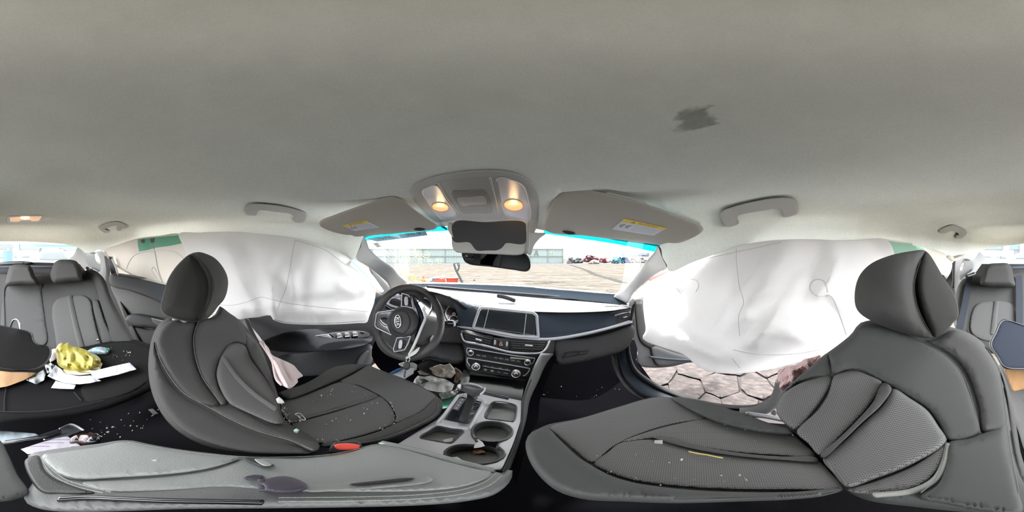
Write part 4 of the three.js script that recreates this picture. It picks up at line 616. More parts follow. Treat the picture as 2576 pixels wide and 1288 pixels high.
  A(k, 'key_head', cushion('1017,913 1027,910 1032,914 1031,926 1024,931 1016,929 1014,920', { d: 1.36, b: .012, r: 4, t: .015, s: 2.5 }), M.plastic);
  A(k, 'key_blade', tube('1020,930 1018,940 1017,949', { d: 1.36, rad: .004, flat: .4 }), M.chrome);
  A(k, 'key_ring', tube(ell(1026, 904, 5, 7), { d: 1.36, rad: .0016, closed: true, n: 20 }), M.chrome);
}

// ------------------------------------------------------------------ centre console
{
  const o = T('centre_console', 'light grey centre console with gear lever, cup holders and small trays', 'console');
  const cd = (u, v) => 1 / (.69 + (v - 1000) * .0027);
  const holes = ['1116,1056 1136,1026 1154,1001 1164,999 1212,1011 1208,1020 1190,1052 1178,1068', '1220,1050 1230,1024 1240,1012 1290,1017 1299,1022 1297,1050 1292,1060 1260,1058', '1057,1101 1078,1086 1099,1074 1135,1080 1166,1086 1152,1102 1136,1115 1100,1111'];
  A(o, 'top_panel', cushion('1002,1116 1050,1086 1098,1056 1130,1024 1160,992 1182,984 1204,988 1260,998 1312,1008 1310,1060 1292,1116 1262,1184 1236,1182 1180,1170 1119,1158 1060,1144 1000,1130', { d: cd, b: .008, r: 5, t: .03, s: 12, hard: true, holes: [...holes, '1186,1086 1192,1072 1215,1063 1245,1062 1272,1068 1288,1080 1288,1094 1276,1106 1256,1113 1254,1126 1268,1138 1267,1150 1250,1162 1220,1168 1180,1168 1145,1160 1120,1148 1118,1138 1134,1126 1165,1120 1190,1121 1200,1110'] }), M.console);
  A(o, 'shift_frame', tube('1098,1068 1112,1052 1135,1020 1152,997 1166,994 1216,1006 1221,1012 1208,1034 1180,1080 1140,1076', { d: off(cd, -.012), rad: .007, closed: true, straight: true, n: 90, flat: .6 }), M.paintSilver);
  A(o, 'shift_plate', cushion('1114,1058 1136,1026 1154,1000 1166,998 1213,1010 1210,1020 1192,1052 1180,1069', { d: off(cd, .012), b: .004, r: 3, t: .02, s: 7 }), M.gloss);
  A(o, 'shift_letters', slab('1158,1000 1173,1003 1152,1033 1138,1029', { d: off(cd, .004), t: .004, n: 8, m: 10 }), mat(1, .4, { map: ink(96, 256, '#101114', (x) => { x.fillStyle = '#c8ccd0'; x.font = 'bold 50px sans-serif'; ['P', 'R', 'N', 'D'].forEach((c, i) => x.fillText(c, 50, 40 + i * 58)); x.fillRect(10, 20, 4, 210); }) }));
  A(o, 'shift_button', slab('1106,1062 1132,1067 1128,1075 1102,1069', { d: off(cd, -.006), t: .01 }), M.housing); A(o, 'shift_button', slab('1137,1068 1176,1075 1173,1082 1134,1076', { d: off(cd, -.006), t: .01 }), M.housing);
  const lever = A(o, 'gear_lever', sheet(['1176,990 1190,996 1203,1000', '1172,1010 1182,1016 1194,1012', '1164,1034 1174,1040 1184,1034', '1154,1056 1166,1062 1178,1058'], { d: '1176,990,1.24 1203,1000,1.24 1154,1056,1.14 1178,1058,1.14', n: 12, m: 16, b: .015, t: .03 }), mat(.03, .7));
  A(lever, 'gear_knob', cushion('1156,968 1164,964 1180,962 1200,966 1214,972 1219,978 1216,986 1208,993 1202,998 1188,998 1178,992 1166,985 1157,980', { d: '1156,968,1.2 1219,978,1.16 1190,998,1.18', b: .05, r: 14, t: .05, s: 5 }), mat([.06, .065, .065], .45));
  A(lever, 'knob_button', cushion('1150,970 1157,965 1161,970 1160,979 1153,977', { d: 1.165, b: .02, r: 4, t: .03, s: 2.4 }), mat(.6, .2));
  A(lever, 'knob_collar', tube('1209,992 1217,984 1220,976', { d: 1.135, rad: .004 }), M.silver);
  const deep = (name, s, k, inner) => { const w = L(s); A(o, name, sheet([[...w, w[0]].map(([u, v]) => [u, v, cd(u, v) + .004]), [...L(inner), L(inner)[0]].map(([u, v]) => [u, v, cd(u, v) + k])], { n: 40, m: 5, t: .004, follow: true }), mat([.1, .1, .105], .6)); A(o, name + '_floor', cushion(inner, { d: off(cd, k - .004), b: 0, t: .01 }), mat([.26, .265, .265], .8, { bumpMap: fine, bumpScale: .001 })); };
  deep('tray', holes[1], .06, '1226,1052 1234,1034 1242,1026 1288,1030 1294,1033 1293,1050 1290,1058 1260,1056');
  deep('tray', holes[2], .045, '1064,1102 1082,1093 1100,1087 1130,1091 1156,1096 1148,1104 1134,1113 1100,1109');
  deep('cup_holder', ell(1238, 1087, 51, 24), .07, ell(1236, 1092, 40, 16)); deep('cup_holder', ell(1192, 1143, 74, 24), .055, ell(1192, 1149, 60, 16));
  A(o, 'cup_holder_rim', tube('1200,1112 1188,1098 1187,1084 1194,1072 1215,1063 1245,1062 1272,1068 1288,1080 1288,1094 1276,1106 1256,1113', { d: off(cd, -.004), rad: .0035 }), M.plastic);
  A(o, 'cup_holder_rim', tube('1256,1126 1268,1138 1267,1150 1250,1162 1220,1169 1180,1169 1145,1161 1120,1149 1118,1138 1134,1126 1165,1120 1190,1121', { d: off(cd, -.004), rad: .0035 }), M.plastic);
  A(o, 'cup_holder_arm', sheet(['1170,1120 1190,1104 1204,1100', '1176,1124 1196,1122 1206,1112'], { d: off(cd, .01), n: 8, m: 4, b: .006, t: .03 }), M.plasticSoft); A(o, 'cup_holder_arm', sheet(['1246,1128 1254,1112 1262,1104', '1256,1134 1264,1118 1268,1108'], { d: off(cd, .01), n: 8, m: 4, b: .006, t: .03 }), M.plasticSoft);
  A(o, 'tray_frame', tube([...L(holes[1])], { d: off(cd, -.004), rad: .003, closed: true, n: 40 }), M.plastic); A(o, 'tray_frame', tube([...L(holes[2])], { d: off(cd, -.004), rad: .003, closed: true, n: 40 }), M.plastic);
  A(o, 'front_tray', sheet(['1182,934 1220,940 1270,950 1322,954', '1178,962 1230,972 1280,980 1316,984', '1174,986 1220,992 1270,1000 1313,1009'], { d: '1182,934,1.95 1322,954,1.9 1174,986,1.5 1313,1009,1.48', n: 20, m: 8, t: .04 }), mat([.022, .023, .024], .75, { specularIntensity: .3 }));
  A(o, 'tray_lip', tube('1215,988 1250,996 1278,1002', { d: 1.38, rad: .006 }), M.gloss);
  A(o, 'side_panel', sheet(['1166,930 1162,948 1156,966 1148,984', '1182,932 1182,950 1178,968 1172,986'], { d: '1166,930,1.85 1182,932,1.82 1148,984,1.6 1172,986,1.52', n: 16, m: 7, b: .02, t: .05 }), M.plasticSoft);
  A(o, 'side_rail', sheet(['1360,888 1346,915 1330,955 1318,990 1313,1010 1309,1060 1292,1116 1262,1186', '1394,890 1374,915 1354,960 1342,985 1332,1010 1324,1055 1308,1112 1280,1190'], { d: '1360,888,1.72 1394,890,1.78 1313,1010,1.36 1332,1010,1.4 1262,1186,.84 1282,1190,.86', n: 44, m: 9, b: .025, t: .12 }), mat([.055, .055, .056], .7, { bumpMap: grain, bumpScale: .0003 }));
  A(o, 'rail_line', tube('1336,955 1322,990 1317,1012 1313,1060 1297,1116 1268,1184', { d: '1336,955,1.5 1317,1012,1.32 1268,1184,.81 1297,1116,.98', rad: .003 }), M.seam);
  A(o, 'tunnel_side', sheet(['1394,892 1352,962 1330,1015 1322,1060 1306,1116 1280,1190', '1400,900 1360,1000 1352,1060 1340,1080 1322,1130 1300,1215'], { d: '1394,892,1.85 1330,1015,1.46 1280,1190,.9 1400,900,1.9 1352,1060,1.4 1300,1215,.92', n: 30, m: 6, t: .04 }), M.carpet);

  // armrest lid
  const a = T('armrest', 'grey leather centre armrest with pale double stitching, along the bottom of the cabin', 'armrest');
  const ad = yr(-.5), hide = (k) => mat(k, .62, { bumpMap: grain, bumpScale: .00025 }), pale = hide([.33, .35, .345]);
  A(a, 'body', cushion('70,1146 100,1136 180,1124 250,1116 300,1108 330,1108 380,1118 450,1130 560,1143 640,1150 740,1150 800,1147 860,1138 910,1124 950,1116 984,1118 1042,1133 1120,1156 1180,1170 1236,1184 1264,1190 1284,1178 1290,1186 1286,1206 1270,1226 1240,1246 1180,1260 1080,1270 900,1276 500,1280 100,1280 60,1255 88,1200', { d: ad, b: .03, r: 22, t: .1, s: 24 }), hide([.2, .208, .208]));
  A(a, 'lid_pad', cushion('108,1160 104,1146 150,1138 250,1124 312,1112 370,1120 450,1134 560,1147 604,1152 560,1170 500,1184 420,1194 300,1202 190,1206 150,1196 124,1178', { d: off(ad, -.03), b: .02, r: 14, t: .04, s: 17 }), pale);
  A(a, 'lid_pad', cushion('620,1156 740,1154 810,1150 870,1141 920,1126 952,1120 990,1124 1050,1140 1120,1160 1190,1178 1240,1190 1220,1206 1160,1226 1060,1236 900,1238 720,1236 640,1230 560,1226 400,1236 260,1236 200,1214 330,1206 440,1196 540,1180', { d: off(ad, -.024), b: .014, r: 12, t: .04, s: 19 }), pale);
  A(a, 'edge_pad', cushion('62,1160 96,1146 112,1180 140,1204 190,1220 240,1240 150,1242 100,1236', { d: off(ad, -.026), b: .012, r: 9, t: .04 }), hide([.045, .045, .045]));
  A(a, 'stitching', join([stitches('104,1152 122,1184 150,1206 200,1226 260,1240', off(ad, -.046), 4, .0008), stitches('112,1150 134,1184 166,1206 214,1222 280,1238', off(ad, -.046), 4, .0008), stitches('1248,1190 1224,1210 1170,1230 1060,1244 900,1250 700,1252', off(ad, -.046), 4, .0008), stitches('1262,1196 1236,1218 1176,1240 1060,1254 900,1260 700,1262', off(ad, -.046), 4, .0008), stitches('320,1112 400,1126 500,1140 600,1148 700,1150 800,1146 870,1136 940,1120', off(ad, -.044), 4, .0006)]), mat([.42, .44, .4], .8), 'pale thread stitching');
  A(a, 'front_edge', tube('960,1117 1050,1136 1150,1164 1240,1187', { d: off(ad, -.012), rad: .008 }), pale);
  A(a, 'latch', cushion('612,1153 650,1152 668,1162 690,1170 660,1174 636,1166', { d: off(ad, -.05), b: .008, r: 4, t: .02, s: 5 }), M.plastic);
  A(a, 'latch_insert', cushion('640,1155 660,1156 684,1170 664,1172', { d: off(ad, -.058), b: .005, r: 3, t: .01, s: 4 }), mat([.4, .41, .4], .4));
  const st = T('camera_stand', 'dark ribbed foot of a camera stand with a flat pale arm resting on the armrest', 'stand');
  A(st, 'foot', cushion('648,1216 690,1200 720,1198 750,1206 775,1222 768,1232 720,1242 676,1238 656,1232 664,1226', { d: off(ad, -.055), b: .02, r: 10, t: .025, s: 7 }), mat([.06, .05, .075], .6));
  A(st, 'foot_tip', cushion('612,1202 640,1194 664,1198 656,1206 624,1206', { d: off(ad, -.055), b: .01, r: 4, t: .02, s: 6 }), mat([.05, .045, .065], .6));
  const arm = A(st, 'arm', cushion('760,1226 860,1214 960,1200 1040,1196 1080,1200 1090,1208 1070,1216 960,1228 840,1236 770,1236', { d: off(ad, -.052), b: .01, r: 6, t: .02, s: 9 }), mat([.26, .27, .26], .5));
  A(arm, 'slot', cushion('880,1218 960,1208 1020,1202 1042,1203 1030,1208 970,1216 900,1222', { d: off(ad, -.064), b: .004, r: 2, t: .004, s: 4 }), M.black);
  for (let i = 0; i < 6; i++) A(st, 'rib', tube([[650 + i, 1208 + i * 5], [664 + i * 2, 1210 + i * 4.6]], { d: off(ad, -.066), rad: .003, n: 3 }), mat([.05, .045, .065], .6));
  S('metal_bar', tube('150,1256 220,1252 300,1255 420,1260 560,1262 660,1264', { d: off(ad, -.035), rad: .0045 }), M.gloss, 'thin dark glossy bar at the lower edge of the grey armrest', 'bar');
  S('seat_side_panel', cushion('-80,1100 0,1108 18,1138 46,1196 72,1238 40,1256 -20,1264 -80,1266', { d: '-80,1100,1.0 72,1238,.74 0,1262,.7', b: .04, r: 16, t: .06, s: 12 }), M.seatPass, 'grey cloth flank of the passenger seat beside the armrest end', 'seat flank');
}
// ------------------------------------------------------------------ fittings on the headliner
const warn = (flip) => ink(512, 256, '#c9ccd4', (x, w, h) => {
  x.fillStyle = '#e2c64e'; x.fillRect(0, 0, w, 66); x.fillStyle = '#6b6130'; x.font = 'italic 50px sans-serif'; x.fillText('WARNING', 300, 36);
  x.beginPath(); x.moveTo(110, 56); x.lineTo(134, 12); x.lineTo(158, 56); x.fill(); x.fillStyle = '#e2c64e'; x.fillRect(131, 26, 6, 18); x.fillRect(131, 48, 6, 5);
  x.fillStyle = '#8b90a0'; x.font = '20px sans-serif'; x.fillText('EVEN WITH ADVANCED AIR BAGS', 290, 88);
  for (let i = 0; i < 6; i++) x.fillRect(190, 108 + i * 22, 250 + (i * 37) % 40, 4);
  x.strokeStyle = '#30333c'; x.lineWidth = 7; for (const k of [40, 110]) { x.beginPath(); x.moveTo(k, 120); x.lineTo(k, 160); x.lineTo(k + 30, 160); x.moveTo(k + 14, 120); x.lineTo(k + 18, 150); x.lineTo(k + 40, 140); x.moveTo(k, 172); x.lineTo(k + 46, 178); x.stroke(); x.beginPath(); x.arc(k + 30, 118, 9, 0, 7); x.stroke(); }
});
const cl = (k) => (u, v) => ceil(u, v) - k;
{
  const o = T('sun_visor', 'grey cloth sun visor with warning sticker above the steering wheel', 'sun visor');
  const d = depth('803,560,1.98 980,496,1.74 1100,572,1.98 893,596,2.06');
  A(o, 'panel', cushion('803,562 808,554 840,541 886,524 938,507 972,496 989,494 1011,503 1044,528 1076,550 1100,567 1098,575 1084,579 1010,586 912,594 893,595 883,591 872,591 840,584 818,576 806,569', { d, b: .018, r: 9, t: .03, s: 10 }), M.visor);
  A(o, 'warning_sticker', slab('860.5,567 922,554.5 955,572 893,581', { d: off(d, -.021), t: .001, n: 8 }), mat(1, .5, { map: warn() }));
  A(o, 'visor_clip', cushion('1041,577 1046,574 1062,574 1070,577 1062,580 1048,580', { d: off(d, -.022), b: .004, r: 1.5, t: .01, s: 2 }), M.seam);
  const q = T('sun_visor', 'grey cloth sun visor with warning sticker on the passenger side', 'sun visor');
  const e = depth('1374,582,2.0 1420,478,1.66 1766,572,1.66 1660,614,1.84');
  A(q, 'panel', cushion('1373,580 1370,566 1384,522 1404,485 1418,477 1442,474 1470,475 1540,490 1623,512 1700,541 1762,566 1770,575 1764,585 1709,611 1675,611 1666,615 1640,613 1560,604 1480,594 1390,587', { d: e, b: .02, r: 10, t: .03, s: 13 }), M.visor);
  A(q, 'warning_sticker', slab('1570,550 1679,574 1644,593 1539,577', { d: off(e, -.023), t: .001, n: 8 }), mat(1, .5, { map: warn() }));
  A(q, 'visor_clip', cushion('1414,582 1424,581 1444,585 1447,588 1438,590 1424,588', { d: off(e, -.024), b: .004, r: 1.5, t: .01, s: 2 }), M.seam);
  A(q, 'visor_rail', tube('1526,485 1560,493 1600,504 1624,512', { d: off(e, -.004), rad: .005 }), M.housing);
}
{
  const o = T('overhead_console', 'grey overhead console with two lit map lamps and an open spectacles holder', 'overhead console');
  const d = cl(.014);
  A(o, 'housing', cushion('1035,481 1043,467 1078,449 1136,436 1218,428 1276,431 1323,447 1346,470 1353,488 1355,516 1352,560 1344,586 1334,591 1328,575 1327,558 1220,560 1112,557 1127,579 1112,573 1090,556 1056,522 1040,498', { d, b: .02, r: 8, t: .04, s: 9 }), M.housing);
  A(o, 'inner_panel', cushion('1100,461 1160,449 1230,445 1250,450 1262,500 1270,545 1222,553 1158,552 1148,540 1120,495', { d: off(d, -.018), b: .01, r: 6, t: .02, s: 8 }), mat([.37, .37, .35], .55));
  A(o, 'ridge', tube('1104,461 1125,495 1152,535 1162,546', { d: off(d, -.025), rad: .006 }), M.housing); A(o, 'ridge', tube('1233,447 1243,490 1252,530 1254,545', { d: off(d, -.025), rad: .006 }), M.housing);
  const g = A(o, 'speaker_grille', cushion('1135,482 1170,477 1216,475 1226,482 1240,535 1200,538 1164,538 1150,515', { d: off(d, -.026), b: .004, r: 4, t: .01, s: 7 }), mat([.3, .3, .28], .7));
  for (let i = 0; i < 7; i++) for (let j = 0; j < 20; j++) { const v = 480 + i * 3.1 + (i > 3 ? 22 : 0), u = 1140 + i * 2.2 + (i > 3 ? 16 : 0) + j * 4.1; if (u < 1222 + (v - 480) * .25) A(g, 'grille_hole', cushion(ell(u, v, 1.1, 1, 0, 6), { d: off(d, -.0295), b: .001, r: .6, t: .002, s: 1 }), M.seam); }
  const sw = A(o, 'lamp_switch', cushion('1150,499 1184,495 1218,494 1224,511 1190,515 1161,517', { d: off(d, -.032), b: .006, r: 3, t: .01, s: 5 }), M.housing);
  for (const [u, v] of [[1165, 508], [1183, 503], [1186, 510], [1203, 506]]) A(sw, 'switch_symbol', tube(ell(u, v, 3, 2), { d: off(d, -.039), rad: .0008, closed: true, n: 10 }), M.mark);
  // lit lamps: lens, reflector bowl and glowing bulb with its own light
  const lens = mat([.62, .6, .66], .25, { bumpMap: tex(32, .01, (x, y) => .5 + .5 * Math.sin(x * 2 * PI) * Math.sin(y * 2 * PI), false), bumpScale: .0006 }), glow = mat([.5, .32, .16], .4, { emissive: new THREE.Color(1, .52, .18), emissiveIntensity: .24 });
  for (const [s, u, v, ru, rv] of [['1062,480 1075,473 1097,466 1122,502 1147,541 1130,548 1112,552 1084,520', 1108, 521, 20, 11], ['1250,450 1288,453 1316,467 1327,493 1333,552 1300,549 1274,542 1266,528', 1292, 516, 23, 14]]) {
    const l = A(o, 'map_lamp', cushion(s, { d: off(d, -.018), b: .008, r: 4, t: .02, s: 6 }), lens, 'clear ribbed lamp lens');
    A(l, 'lens_edge', tube(s, { d: off(d, -.026), rad: .0025, closed: true, n: 50 }), mat([.6, .6, .62], .3));
    A(l, 'bulb', cushion(ell(u, v, ru, rv, .12), { d: off(d, -.024), b: .012, r: 9, t: .005, s: 4.5 }), glow, 'glowing amber bulb');
    A(l, 'reflector_rim', tube(ell(u, v, ru + 1, rv + 1, .12), { d: off(d, -.028), rad: .003, closed: true, n: 36 }), mat([.8, .45, .2], .3));
    const p = P(u, v + 4, d(u, v) - .06), li = new THREE.PointLight(new THREE.Color(1, .62, .3), .005); li.position.copy(p); li.shadow.radius = 1; li.castShadow = true; li.name = 'map_lamp'; scene.add(li);
  }
  const hd = depth('1140,558,1.82 1323,560,1.82 1140,632,1.78 1320,638,1.78');
  const h = A(o, 'spectacles_holder', cushion('1138,559 1220,558 1326,560 1328,600 1322,634 1308,641 1253,640 1180,637 1148,634 1139,625 1136,600', { d: hd, b: .012, r: 5, t: .05, s: 8 }), M.housing);
  A(h, 'holder_lining', cushion('1142,560 1220,559 1321,561 1320,612 1272,612 1265,621 1252,629 1225,630 1199,630 1190,620 1181,610 1141,607', { d: off(hd, -.014), b: .003, r: 3, t: .02, s: 8 }), mat([.05, .052, .055], .95, { bumpMap: fine, bumpScale: .001 }), 'dark felt lining');
  A(h, 'hinge', sheet(['1127,560 1126,575 1130,585 1138,597', '1137,560 1138,575 1139,586 1142,597'], { d: off(hd, -.01), n: 10, m: 5, b: .012, t: .02 }), M.housing); A(h, 'hinge', sheet(['1322,561 1323,600 1321,638', '1331,561 1332,600 1331,639'], { d: off(hd, -.012), n: 10, m: 5, b: .01, t: .02 }), mat([.3, .31, .31], .5));
  A(o, 'sensor_cover', cushion('1330,586 1352,585 1374,587 1358,600 1344,618 1336,640 1330,642', { d: 2.06, b: .006, r: 4, t: .01, s: 5 }), mat([.45, .48, .48], .5));
  const md = depth('1162,637,1.93 1330,645,1.9 1180,668,1.965 1330,684,1.945');
  const m = T('rear_view_mirror', 'rear-view mirror with a black rim hanging below the spectacles holder', 'mirror');
  A(m, 'housing', cushion('1162,634 1164,648 1170,659 1184,666 1230,671 1290,679 1325,683 1333,677 1335,665 1331,648 1320,636 1240,630', { d: md, b: .012, r: 4, t: .05, s: 6 }), M.black);
  A(m, 'mirror_glass', cushion('1166,636 1168,648 1174,657 1186,662 1230,667 1290,675 1322,679 1329,674 1331,664 1327,650 1318,640 1240,634', { d: off(md, -.0135), b: 0, t: .002, s: 7 }), mat([.42, .44, .46], .04, { metalness: 1 }));
  A(m, 'stem', tube('1240,620 1244,640', { d: 1.98, rad: .012 }), M.black);
}
{
  const H = (name, s, k, label, foot, m = M.housing) => { const o = T('grab_handle', label, 'grab handle'); A(o, 'grip', cushion(s, { d: cl(k), b: .028, r: 7, t: .03, s: 5 }), m); for (const f of foot) A(o, 'mount', cushion(f, { d: cl(k - .02), b: .02, r: 4, t: .03, s: 4 }), m); };
  H('', '616,535 617,523 625,515 641,512 701,517 752,529 770,538 769,550 762,559 742,558 735,553 739,546 732,539 691,533 654,529 648,532 644,542 631,541 620,539', .05, 'grey ceiling grab handle above the driver side airbag', ['618,532 630,534 642,540 632,542 620,540', '738,552 752,554 764,556 756,560 742,559']);
  H('', '1811,541 1816,531 1850,518 1920,502 1966,497 1990,499 2001,506 2007,526 2007,537 1990,543 1971,546 1965,540 1962,530 1952,526 1920,530 1862,541 1855,546 1859,561 1854,565 1827,570 1818,561', .05, 'large grey ceiling grab handle above the passenger side airbag', ['1822,562 1840,558 1858,560 1846,568 1828,570', '1968,538 1990,534 2006,534 1996,542 1972,546']);
  H('', '248,573 259,565 284,558 298,558 312,563 322,569 317,574 307,575 297,570 285,568 272,573 264,577 270,578 275,581 272,585 263,586 254,580', .04, 'small grey grab handle above the rear pillar, driver side', ['296,570 304,573 303,580 297,581 293,576']);
  H('', '2361,581 2380,570 2396,566 2405,568 2430,582 2432,588 2426,595 2417,600 2405,599 2403,593 2411,589 2404,584 2395,581 2387,583 2379,587 2368,586', .04, 'small grey grab handle near the passenger headrest', ['2403,590 2412,590 2416,598 2406,599']);
  const o = T('dome_lamp', 'lit amber dome lamp in the headliner above the rear window', 'lamp');
  A(o, 'frame', cushion('17,548 20,544 60,542 112,543 108,551 98,559 60,560 20,560', { d: cl(.01), b: .008, r: 3, t: .02, s: 5 }), M.paintSilver);
  A(o, 'lamp_lens', cushion('24,547 60,544 105,544 102,550 97,556 80,556.5 76,554 52,554.5 46,558 26,557.5', { d: cl(.022), b: .006, r: 3, t: .01, s: 4, hard: true }), mat([.45, .26, .14], .3, { emissive: new THREE.Color(1, .5, .2), emissiveIntensity: .13 }), 'glowing amber lens');
  A(o, 'bulb', cushion(ell(63, 548.5, 9, 4), { d: cl(.034), b: .008, r: 4, t: .004, s: 2.4 }), mat([1, .8, .5], .3, { emissive: new THREE.Color(1, .75, .4), emissiveIntensity: .5 }), 'bright bulb');
  const li = new THREE.PointLight(new THREE.Color(1, .6, .3), .005); li.position.copy(P(63, 556, ceil(63, 552) - .07)); li.castShadow = true; li.name = 'dome_lamp'; scene.add(li);
}

// ------------------------------------------------------------------ deployed airbags
const seg = (u, v, x0, y0, x1, y1) => { const dx = x1 - x0, dy = y1 - y0, t = clamp(((u - x0) * dx + (v - y0) * dy) / (dx * dx + dy * dy), 0, 1); return Math.hypot(u - x0 - dx * t, v - y0 - dy * t); };
const folds = (list) => (u, v) => list.reduce((s, [x0, y0, x1, y1, w, h]) => { const k = seg(u, v, x0, y0, x1, y1) / w; return s + 1.5 * h * Math.exp(-k * k); }, 0) + .006 * (fbm(u * .02 + 9, v * .02, 512, 3) - .5) + .002 * (fbm(u * .11, v * .11, 512, 2) - .5);
const F4 = (s) => s.trim().split(/\s+/).map((p) => p.split(',').map(Number));
const cloth = (c, t = .45) => mat(c, 1, { transmission: t, thickness: 0, bumpMap: fine, bumpScale: .0008 });
KD = 1.28;
{
  const white = cloth([.86, .855, .855], .48), cream = cloth([.78, .75, .7], .3);
  const o = T('curtain_airbag', 'white deployed curtain airbag hanging over the driver side windows', 'airbag');
  const d = depth('450,594,2.02 600,590,1.97 860,640,2.04 604,800,1.72 760,812,1.78 925,806,2.02 940,740,2.08 700,700,1.74 560,765,1.72');
  const f = folds(F4('520,600,620,690,30,.04 640,600,700,760,26,.03 684,720,690,790,16,.05 730,690,742,765,18,.05 742,764,900,752,14,-.03 560,640,600,760,30,.03 800,640,780,740,30,.035 850,650,920,720,20,.03 610,780,680,770,16,.03 720,786,920,790,18,.03 780,770,800,810,12,.015 850,775,860,810,12,.014 560,610,590,640,16,.03 600,700,640,770,14,.02 660,620,690,650,14,.025 760,640,740,720,12,.02 860,720,900,750,14,.02 640,784,700,800,9,.015'));
  A(o, 'front_cushion', cushion('450,588 500,585 540,583 600,583 660,588 740,598 800,614 850,634 884,650 900,662 925,690 945,722 945,740 941,762 934,782 928,798 923,811 900,813 850,816 800,817 750,816 714,813 695,808 686,803 681,794 650,798 620,801 604,804 590,798 560,790 535,794 505,770 480,700 466,630', { d, f, b: .02, r: 8, t: .02, s: 9 }), white);
  const sd = (u, v) => d(u, v) - f(u, v) - .023;
  A(o, 'seam', tube('742,604 735,640 727,690 716,735 705,760 698,780', { d: sd, rad: .0011, n: 40, on: true }), mat([.42, .42, .46], .9));
  A(o, 'seam', tube('548,766 580,768 620,760 655,748 680,752 720,762 800,772 925,784', { d: sd, rad: .0011, n: 60, on: true }), mat([.4, .41, .44], .9));
  A(o, 'hem', tube('690,804 720,811 780,813 850,812 918,807', { d: sd, rad: .002, n: 50, on: true }), mat([.5, .52, .53], .9));
  A(o, 'hem', tube('742,604 790,618 820,630 872,668', { d: sd, rad: .0014, n: 30, on: true }), mat([.5, .5, .53], .9));
  A(o, 'front_roll', sheet(['884,653 912,664 940,696 966,732', '876,668 905,690 935,715 960,738'], { d: '884,653,2.03 966,732,2.1 876,668,1.98', n: 26, m: 9, b: .05, t: .03 }), white);
  A(o, 'tether', sheet(['880,654 915,690 948,716', '886,654 920,688 950,712'], { d: '880,654,1.97 948,716,2.02 886,654,1.98', n: 16, m: 3, t: .003 }), mat([.35, .5, .52], .8), 'pale teal tether strap');
  const rd = depth('262,632,2.6 450,590,2.06 420,714,2.1 300,672,2.5 360,640,2.3'), rf = folds(F4('360,610,380,690,14,.02 300,640,420,700,16,.02 400,620,390,680,20,.015'));
  A(o, 'rear_cushion', cushion('262,630 300,614 345,600 400,593 452,589 466,614 480,640 470,690 450,716 420,714 385,706 352,698 318,682 285,661 268,640', { d: rd, f: rf, b: .015, r: 7, t: .015, s: 8 }), cream);
  const rs = (k) => (u, v) => rd(u, v) - rf(u, v) - .017 - k;
  A(o, 'green_patch', cushion('346,602 400,596 448,592 462,611 430,618 392,623 372,629 350,633 347,618', { d: rs(.0), b: .003, r: 3, t: .004, s: 7, hard: true }), cloth([.16, .52, .36], .35), 'green fabric patch');
  for (const x of [[354, 603, 362, 611], [378, 600, 387, 610]]) A(o, 'clip', slab([[x[0], x[1]], [x[2], x[1] - 1], [x[2], x[3]], [x[0] + 1, x[3]]], { d: rs(.01), t: .006 }), mat([.1, .08, .1], .7));
  A(o, 'seam', tube('319,676 325,660 338,643 362,634 400,630 430,631 448,638 464,652', { d: rs(.002), rad: .004, flat: .4, n: 40, on: true }), white);
  A(o, 'seam', tube('384,610 391,640 396,670 402,692 410,713', { d: rs(.002), rad: .0014, n: 30, on: true }), mat([.2, .2, .2], .9));
  A(o, 'seam', tube('402,709 388,690 382,678 386,672 391,678 404,703', { d: rs(.002), rad: .004, flat: .4, n: 30, on: true }), white);
  A(o, 'hem', tube('263,634 285,661 318,683 352,699 385,707 420,715', { d: rs(.003), rad: .007, n: 40, on: true }), cream);
}
KD = 1.24;
